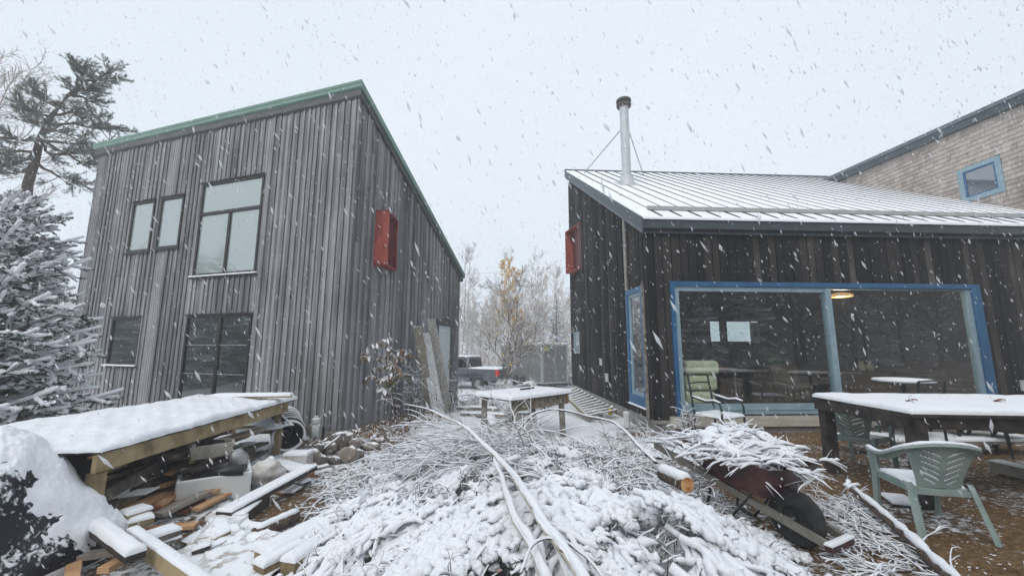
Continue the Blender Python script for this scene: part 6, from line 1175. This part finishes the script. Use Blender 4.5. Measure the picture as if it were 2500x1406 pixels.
# fallen log with side branches at lower right
b6,Q6,R6=birch('fallen_branch','thick snow-covered branch running from beside the wheelbarrow to the lower right corner',[(2078,1188,4.55),(2120,1225,4.25),(2180,1275,3.85),(2240,1330,3.45),(2300,1385,3.1),(2370,1450,2.8)],[.030,.040,.042,.045,.045,.05],6,M_BARK)
def side_twigs(name,label,area,K,seed,L=(.15,.5),sr=.010,rad=.005):
    r=np.random.default_rng(seed);mt,ms=MB(),MB();x=r.uniform(0,1,K);y=r.uniform(0,1,K);C=np.array([(1-a)*(1-b_)*area[0]+a*(1-b_)*area[1]+a*b_*area[2]+(1-a)*b_*area[3] for a,b_ in zip(x,y)])+V3(0,0,.04);ph=r.normal(2.3,.9,K);d=np.stack([np.cos(ph),np.sin(ph),r.normal(0,.08,K)],-1)
    P=arcs(r,C,d,r.uniform(*L,K)*.8,7,.15,.24);P[...,2]=np.clip(P[...,2],.01,.16);snowy_twigs(r,mt,ms,P,rad*r.uniform(.6,1.5,K),sr,.95)
    idx=np.repeat(np.arange(K),3);t=r.integers(1,5,K*3);p=P[idx,t];tan=P[idx,t]-P[idx,t-1];tan/=np.linalg.norm(tan,axis=1,keepdims=True)+1e-9;Q=arcs(r,p,tan+r.normal(0,.6,(len(idx),3))*V3(1,1,.3),r.uniform(.06,.22,len(idx)),4,.1,.12);Q[...,2]=np.clip(Q[...,2],.01,.16);snowy_twigs(r,mt,ms,Q,np.full(len(Q),.003),sr*.7,.9)
    o=mt.build(name,M_TWIG,smooth=True);tag(o,label,'twigs',kind='stuff');ms.build('snow_on_twigs',SNOWF,o,world=True,smooth=True)
side_twigs('fallen_twigs','snow-coated twigs spread on the earth around the fallen branch',[G(2010,1235),G(2140,1235),G(2360,1440),G(2110,1440)],170,81,sr=.0075)
side_twigs('ground_sticks','thin sticks scattered over the snow-flecked earth by the window',[G(1650,1120),G(2000,1120),G(2050,1200),G(1700,1200)],50,82,sr=.006,rad=.003)
plank('bark_slab','snow-covered slab of wood on the earth under the nearest chair','slab',G(2180,1215,0),G(2215,1240,0),.22,.03,M_DARKWOOD,snow=.03,seed=75)
# flecks on the yard
r=np.random.default_rng(88);K=9000;P=np.stack([r.uniform(1.6,7.5,K),r.uniform(2.2,8.2,K),np.zeros(K)],-1);P[:,2]=gz(P[:,0],P[:,1])+.008;V,F=leaves(r,P,.019);V=V.reshape(-1,4,3);V[...,2]=P[:,None,2]+(V[...,2]-P[:,None,2])*.3+.004;mb=MB();mb.add(V.reshape(-1,3),F,0,r.uniform(0,1,K))
tag(mb.build('wood_chips',surf('wood_chips',[(.10,.05,.02),(.30,.19,.09),(.75,.75,.76)],scale=30,rough=.9,tone=1.2,bs=0,lo=.1,hi=.9)),'pale wood chips and snow grains flecking the brown yard','wood chips',kind='stuff')
# ================================================================ things inside the room behind the glass
def hwp(px,py,yl):x,z=hpix(px,py,yl);return hw(x,yl,z)
bd=thing('stacked_bedding','pile of cream quilted cushions just inside the big window','cushions',hw(1.0,.5,.28))
for i,(y0_,y1_) in enumerate([(880,912),(915,950),(953,985),(988,1020)]):
    a=hwp(1664,y1_,.5);b_=hwp(1742-i*4,y0_,.5);mb=MB();mb.box(a[0],b_[0],a[1]-.22,a[1]+.22,a[2],b_[2]);o=mb.build('cushion',M_CUSH,bd,world=True);m2=o.modifiers.new('b','BEVEL');m2.width=.07;m2.segments=4
lp=thing('pendant_lamp','orange-lit pendant lamp near the top of the right-hand pane','lamp',hwp(2052,722,.75));c=hwp(2052,722,.75)
ml,nt,b,o_=_mat('glowing_lamp_shade');b.inputs['Base Color'].default_value=(.8,.4,.15,1);b.inputs['Emission Color'].default_value=(1,.52,.22,1);b.inputs['Emission Strength'].default_value=.55
mb=MB();mb.lathe([(0,-.025),(.23,-.03),(.25,0),(.20,.04),(.08,.07),(.0,.07)],c,sides=28);mb.build('lamp_shade',ml,lp,world=True,smooth=True);pl_=bpy.data.lights.new('pendant_bulb','POINT');pl_.energy=34;pl_.color=(1,.80,.58);pl_.shadow_soft_size=.12;po_=bpy.data.objects.new('pendant_bulb',pl_);COL.objects.link(po_);po_.parent=lp;po_.location=(0,0,-.12)
mb=MB();mb.tube([c+V3(0,0,.1),c+V3(0,0,.6)],.006,6);mb.build('cord',M_BLACKP,lp,world=True)
tb2=thing('dining_table','dim indoor table behind the left-hand pane','table',hwp(1850,960,3.2));a=hwp(1790,905,3.0);b_=hwp(1935,905,3.0);mb=MB();mb.box(a[0],b_[0],a[1],a[1]+.9,a[2]-.03,a[2]);mb.build('top',M_GREYM,tb2,world=True)
for q in(a+V3(.05,.05,0),V3(b_[0]-.05,a[1]+.05,a[2])):mb=MB();mb.beam(q+V3(0,0,-.03),V3(q[0],q[1],.28),.05,.05,up=(0,1,0));mb.build('leg',M_GREYM,tb2,world=True)
mb=MB();mb.blob(hwp(1760,900,2.8),(.35,.2,.06),3,.2);tag(mb.build('red_cloth',M_RED,smooth=True),'dull red cloth folded on a bench inside the room','cloth')
mb=MB();mb.blob(hwp(1885,885,3.2),(.22,.2,.2),5,.4,res=12);tag(mb.build('house_plant',surf('house_plant_leaves',[(.03,.10,.04),(.06,.2,.07)],scale=12),smooth=True),'dark green house plant on the indoor table','plant')
sf=thing('armchair','pale tan armchair inside behind the left-hand pane','armchair',hwp(1930,990,2.0));a=hwp(1905,990,2.);b_=hwp(1965,890,2.)
mb=MB();mb.box(a[0],b_[0],a[1]-.2,a[1]+.3,.28,.75);mb.box(a[0],b_[0],a[1]+.3,a[1]+.45,.28,1.2);o=mb.build('seat',M_OLDWOOD,sf,world=True);m2=o.modifiers.new('b','BEVEL');m2.width=.06;m2.segments=3
mb=MB();a=hwp(2045,910,2.2);b_=hwp(2100,910,2.2);mb.box(a[0],b_[0],a[1],a[1]+.3,a[2]-.02,a[2]+.01);tag(mb.build('shelf',M_GREYM),'pale shelf edge inside behind the right-hand pane','shelf')
for px,l in((2105,'taller cream jug on the indoor sideboard'),(2126,'rounder cream jug on the indoor sideboard')):
    c=hwp(px,905,2.4);mb=MB();mb.lathe([(0,0),(.07,0),(.10,.08),(.09,.16),(.05,.22),(.06,.26),(0,.26)],c,sides=18);tag(mb.build('jug',M_CREAM,smooth=True),l,'jug')
c=hwp(2115,905,2.4);mb=MB();mb.box(c[0]-.4,c[0]+.6,c[1]-.2,c[1]+.2,.28,c[2]-.01);tag(mb.build('sideboard',M_INTW),'low brown sideboard under the cream jugs','sideboard')
mb=MB();a=hwp(2190,740,5.2);b_=hwp(2380,905,5.2);mb.box(a[0],b_[0],a[1],a[1]+.5,.28,a[2]);o=mb.build('cabinet',M_BLACKP);tag(o,'tall dark cabinet at the back of the room behind the right-hand pane','cabinet')
for i,(px,py,yl,l) in enumerate([(1800,930,3.4,'dim indoor chair at the left end of the indoor table'),(1930,930,3.4,'dim indoor chair at the right end of the indoor table')]):
    c=hwp(px,py,yl);ch_=thing('dining_chair',l,'chair',V3(c[0],c[1],.28),.3+i*2.6,group='indoor dining chairs');mb=MB();mb.box(-.2,.2,-.2,.2,.42,.46);mb.build('seat',M_INTW,ch_);mb=MB();mb.box(-.2,.2,-.22,-.19,.5,.92);mb.build('backrest',M_INTW,ch_)
    for sx in(-.18,.18):
        for sy in(-.18,.18):mb=MB();mb.box(sx-.015,sx+.015,sy-.015,sy+.015,0,.42);mb.build('leg',M_INTW,ch_)
# lettering seen on the back window strip
def text(s,loc,size,rot,mat,parent=None,name='lettering'):
    cu=bpy.data.curves.new(name,'FONT');cu.body=s;cu.size=size;cu.extrude=.004;cu.align_x='CENTER';cu.align_y='CENTER';o=bpy.data.objects.new(name,cu);COL.objects.link(o);o.rotation_euler=rot;o.location=loc;cu.materials.append(mat)
    if parent:o.parent=parent
    return o
r3=rects[2]
lt=text('Vue',((r3[0]+r3[1])/2,BWY-.012,(r3[2]+r3[3])/2),.26,(math.radians(90),math.radians(90),0),M_INK,house)
bpy.context.view_layer.update();lm=bpy.data.meshes.new_from_object(lt);lo=bpy.data.objects.new('lettering',lm);COL.objects.link(lo);lo.parent=house;lo.location=lt.location;lo.rotation_euler=lt.rotation_euler;bpy.data.objects.remove(lt)
mb=MB();mb.box(r3[0],r3[1],BWY-.004,BWY+.004,r3[2],r3[3]);mb.build('paper_strip',surf('pale_green_paper',[(.6,.68,.62)],bs=0),house)  # opaque pale green strip over the back window
# ================================================================ falling snow: flake clumps in the air, a little elongated along their fall
r=np.random.default_rng(2024)
def flakes(K,y0,y1,smin,smax,seed):
    r=np.random.default_rng(seed);Y=(r.uniform(y0**1.0,y1**1.0,K));X=r.uniform(-1.45,1.45,K)*Y;Z=EYE+r.uniform(-.62,1.05,K)*Y;m=(Z>gz(X,Y)+.05);return np.stack([X,Y,Z],-1)[m],r
mb=MB();oc=np.array([(1,0,0),(0,1,0),(-1,0,0),(0,-1,0),(0,0,1),(0,0,-1)],float);of=np.array([[0,1,4],[1,2,4],[2,3,4],[3,0,4],[1,0,5],[2,1,5],[3,2,5],[0,3,5]])
for K,y0,y1,s,el,seed in FLAKES:
    C,rr=flakes(K,y0,y1,0,0,seed);n=len(C);dr=V3(.50,.15,-1)+rr.normal(0,.16,(n,3));dr/=np.linalg.norm(dr,axis=1,keepdims=True);A_=np.cross(dr,rr.normal(0,1,(n,3)));A_/=np.linalg.norm(A_,axis=1,keepdims=True);B_=np.cross(dr,A_);sz=s*rr.lognormal(-.1,.58,(n,1));e_=rr.uniform(1.2,el,(n,1))
    V=C[:,None]+oc[None,:,0:1]*A_[:,None]*sz[:,None]+oc[None,:,1:2]*B_[:,None]*sz[:,None]*.8+oc[None,:,2:3]*dr[:,None]*(sz*e_)[:,None]
    F=(np.arange(n)[:,None,None]*6+of[None]).reshape(-1,3);mb.add(V.reshape(-1,3),F)
ms_,nt,b,o_=_mat('snowflake');b.inputs['Base Color'].default_value=(.93,.95,.98,1);b.inputs['Roughness'].default_value=.9;tl_=N(nt,'ShaderNodeBsdfTranslucent');tl_.inputs[0].default_value=(.97,.98,1,1);tp_=N(nt,'ShaderNodeBsdfTransparent');mx_=N(nt,'ShaderNodeMixShader');mx_.inputs[0].default_value=.6;nt.links.new(b.outputs[0],mx_.inputs[1]);nt.links.new(tl_.outputs[0],mx_.inputs[2]);mx2=N(nt,'ShaderNodeMixShader');mx2.inputs[0].default_value=.42;nt.links.new(mx_.outputs[0],mx2.inputs[1]);nt.links.new(tp_.outputs[0],mx2.inputs[2]);nt.links.new(mx2.outputs[0],o_.inputs[0])
tag(mb.build('falling_snow',ms_,smooth=True),'wet snowflakes falling through the air over the whole yard','falling snow',kind='stuff')
